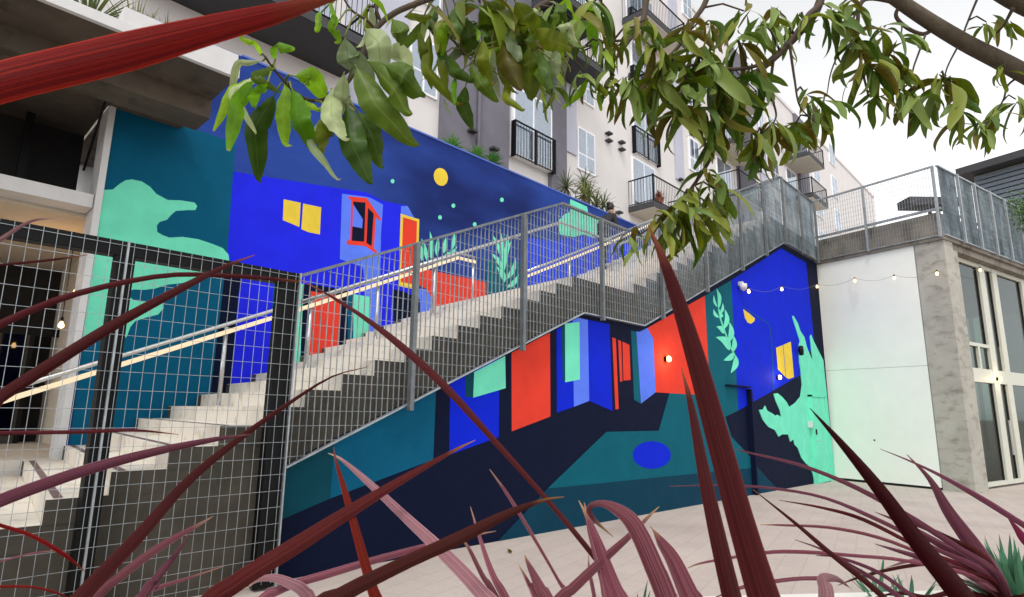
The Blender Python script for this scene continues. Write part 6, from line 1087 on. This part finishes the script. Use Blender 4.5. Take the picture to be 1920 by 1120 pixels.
SAMP = [Vector(q[:3]) for P in TWIGS for q in catmull(P, 10*len(P))]
def nearest(p): return min(SAMP, key=lambda s_: (s_-p).length_squared)
M_petiole = surface('green_petiole', (96, 104, 40), .5, .1, 20, 0, 0)
for b, mid, tip, w, tone in NEAR_LEAVES:
    b, mid, tip = Vector(b), Vector(mid), Vector(tip); ext = tip+(tip-mid)*.16+Vector((rng.uniform(-.012, .012), rng.uniform(-.012, .012), rng.uniform(-.004, .012)))
    P = [(*b, w), (*b.lerp(mid, .55).lerp(mid, .1), w), (*mid, w), (*mid.lerp(tip, .5), w), (*tip, w), (*ext, w)]
    face = EYE
    lf = ribbon('leaf', P, TREE[tone], tr_, rng.uniform(-.7, .7), rng.uniform(.15, .75), 26, face+Vector((rng.uniform(-.5, .5), rng.uniform(-.5, .5), rng.uniform(-.6, .6))), tprof(w*1.22), .13)
    q_ = nearest(b)
    if (q_-b).length < .13: MB().tube([q_, q_.lerp(b, .5)+Vector((0, 0, .01)), b.lerp(mid, .04)], [.0028, .0022, .0018], 6).build('petiole', M_petiole, lf, smooth=True)
for x, y, z, n, L in LEAF_CLUSTERS:
    c_ = Vector((x, y, z)); q_ = nearest(c_)
    if .01 < (q_-c_).length < .6: MB().tube([q_, q_.lerp(c_, .5)+Vector((0, 0, .03)), c_+Vector((0, 0, .01))], [.005, .004, .003], 6).build('twig', M_twig, tr_, smooth=True)
def leafmesh(curl, bendd, fold, wid, wav):
    """unit leaf: starts along +X, bends down"""
    n = 13; pos = Vector((0, 0, 0)); ang = bendd[0]; vs_ = []; uvs = []; fs = []
    for k in range(n):
        t = k/(n-1); tg = Vector((math.cos(ang), 0, math.sin(ang))); nr = Vector((-math.sin(ang), 0, math.cos(ang)))
        h = tprof(wid)(t)*(1+.10*math.sin(t*13+wav*3)); sway = Vector((0, wav*math.sin(t*4.5)*.05, 0))
        for u, d in ((-1, 1.), (0, 0), (1, 1.)): vs_.append(tuple(pos+sway+Vector((0, u*h, 0))+nr*(d*h*fold))); uvs.append((.5+u/2, t))
        ang += (bendd[1]-bendd[0])/(n-1)+(curl*(t > .6)*.22); pos = pos+tg/(n-1)
    for k in range(n-1):
        for q in (0, 1): a = k*3+q; fs.append((a, a+1, a+4, a+3))
    return vs_, fs, uvs
var = [leafmesh(rng.choice([-1.2, -.6, 0, .7, 1.3]), (rng.uniform(-1.25, -.1), rng.uniform(-1.95, -1.3)), rng.uniform(.0, 1.0), rng.uniform(.14, .22), rng.uniform(-1.6, 1.6)) for _ in range(24)]
VM = {}
def variant(k, tone):
    if (k, tone) not in VM:
        v, f, u = var[k]; me = bpy.data.meshes.new('leaf'); me.from_pydata(v, [], f); me.materials.append(TREE[tone]); ul = me.uv_layers.new(name='UVMap')
        for lp in me.loops: ul.data[lp.index].uv = u[lp.vertex_index]
        me.polygons.foreach_set('use_smooth', [True]*len(me.polygons)); VM[(k, tone)] = me
    return VM[(k, tone)]
inst = []
for x, y, z, n, L in LEAF_CLUSTERS:
    a0 = rng.uniform(0, 6.28)
    for k in range(n):
        a = a0+k*2.4+rng.uniform(-.4, .4); l = L*rng.uniform(.7, 1.15)
        M_ = Matrix.Translation((x+rng.gauss(0, .012), y+rng.gauss(0, .012), z+rng.uniform(-.02, .03))) @ Matrix.Rotation(a, 4, 'Z') @ Matrix.Rotation(rng.uniform(-.35, .5), 4, 'Y') @ Matrix.Rotation(rng.uniform(-.7, .7), 4, 'X') @ Matrix.Scale(l, 4)
        inst.append((l, rng.randrange(24), rng.choice(['green', 'green', 'green', 'green', 'olive', 'olive', 'pale', 'bright', 'brown'] if x < -14.9 else ['green', 'green', 'green', 'olive', 'olive', 'brown']), M_))
inst.sort(key=lambda q: -q[0]); room = 300-len(NEAR_LEAVES)
for l, k, tone, M_ in inst[:room]:
    o = bpy.data.objects.new('leaf', variant(k, tone)); COL.objects.link(o); o.parent = tr_; o.matrix_parent_inverse = Matrix.Translation(tr_.location).inverted(); o.matrix_world = M_
    o.matrix_basis = M_
mb = {}
allv = []; allf = []; alluv = []; mis = []; tones = list(TREE)
for l, k, tone, M_ in inst[room:]:
    v, f, u = var[k]; b = len(allv); allv += [tuple(M_ @ Vector(p)) for p in v]; allf += [tuple(b+i for i in q) for q in f]; alluv += u; mis += [tones.index(tone)]*len(f)
q = MB(); q.v = allv; q.f = allf; q.mi = mis; o = q.build('smaller_leaves', [TREE[t_] for t_ in tones], tr_); finish_uv(o, alluv); tag(o, kind='stuff')
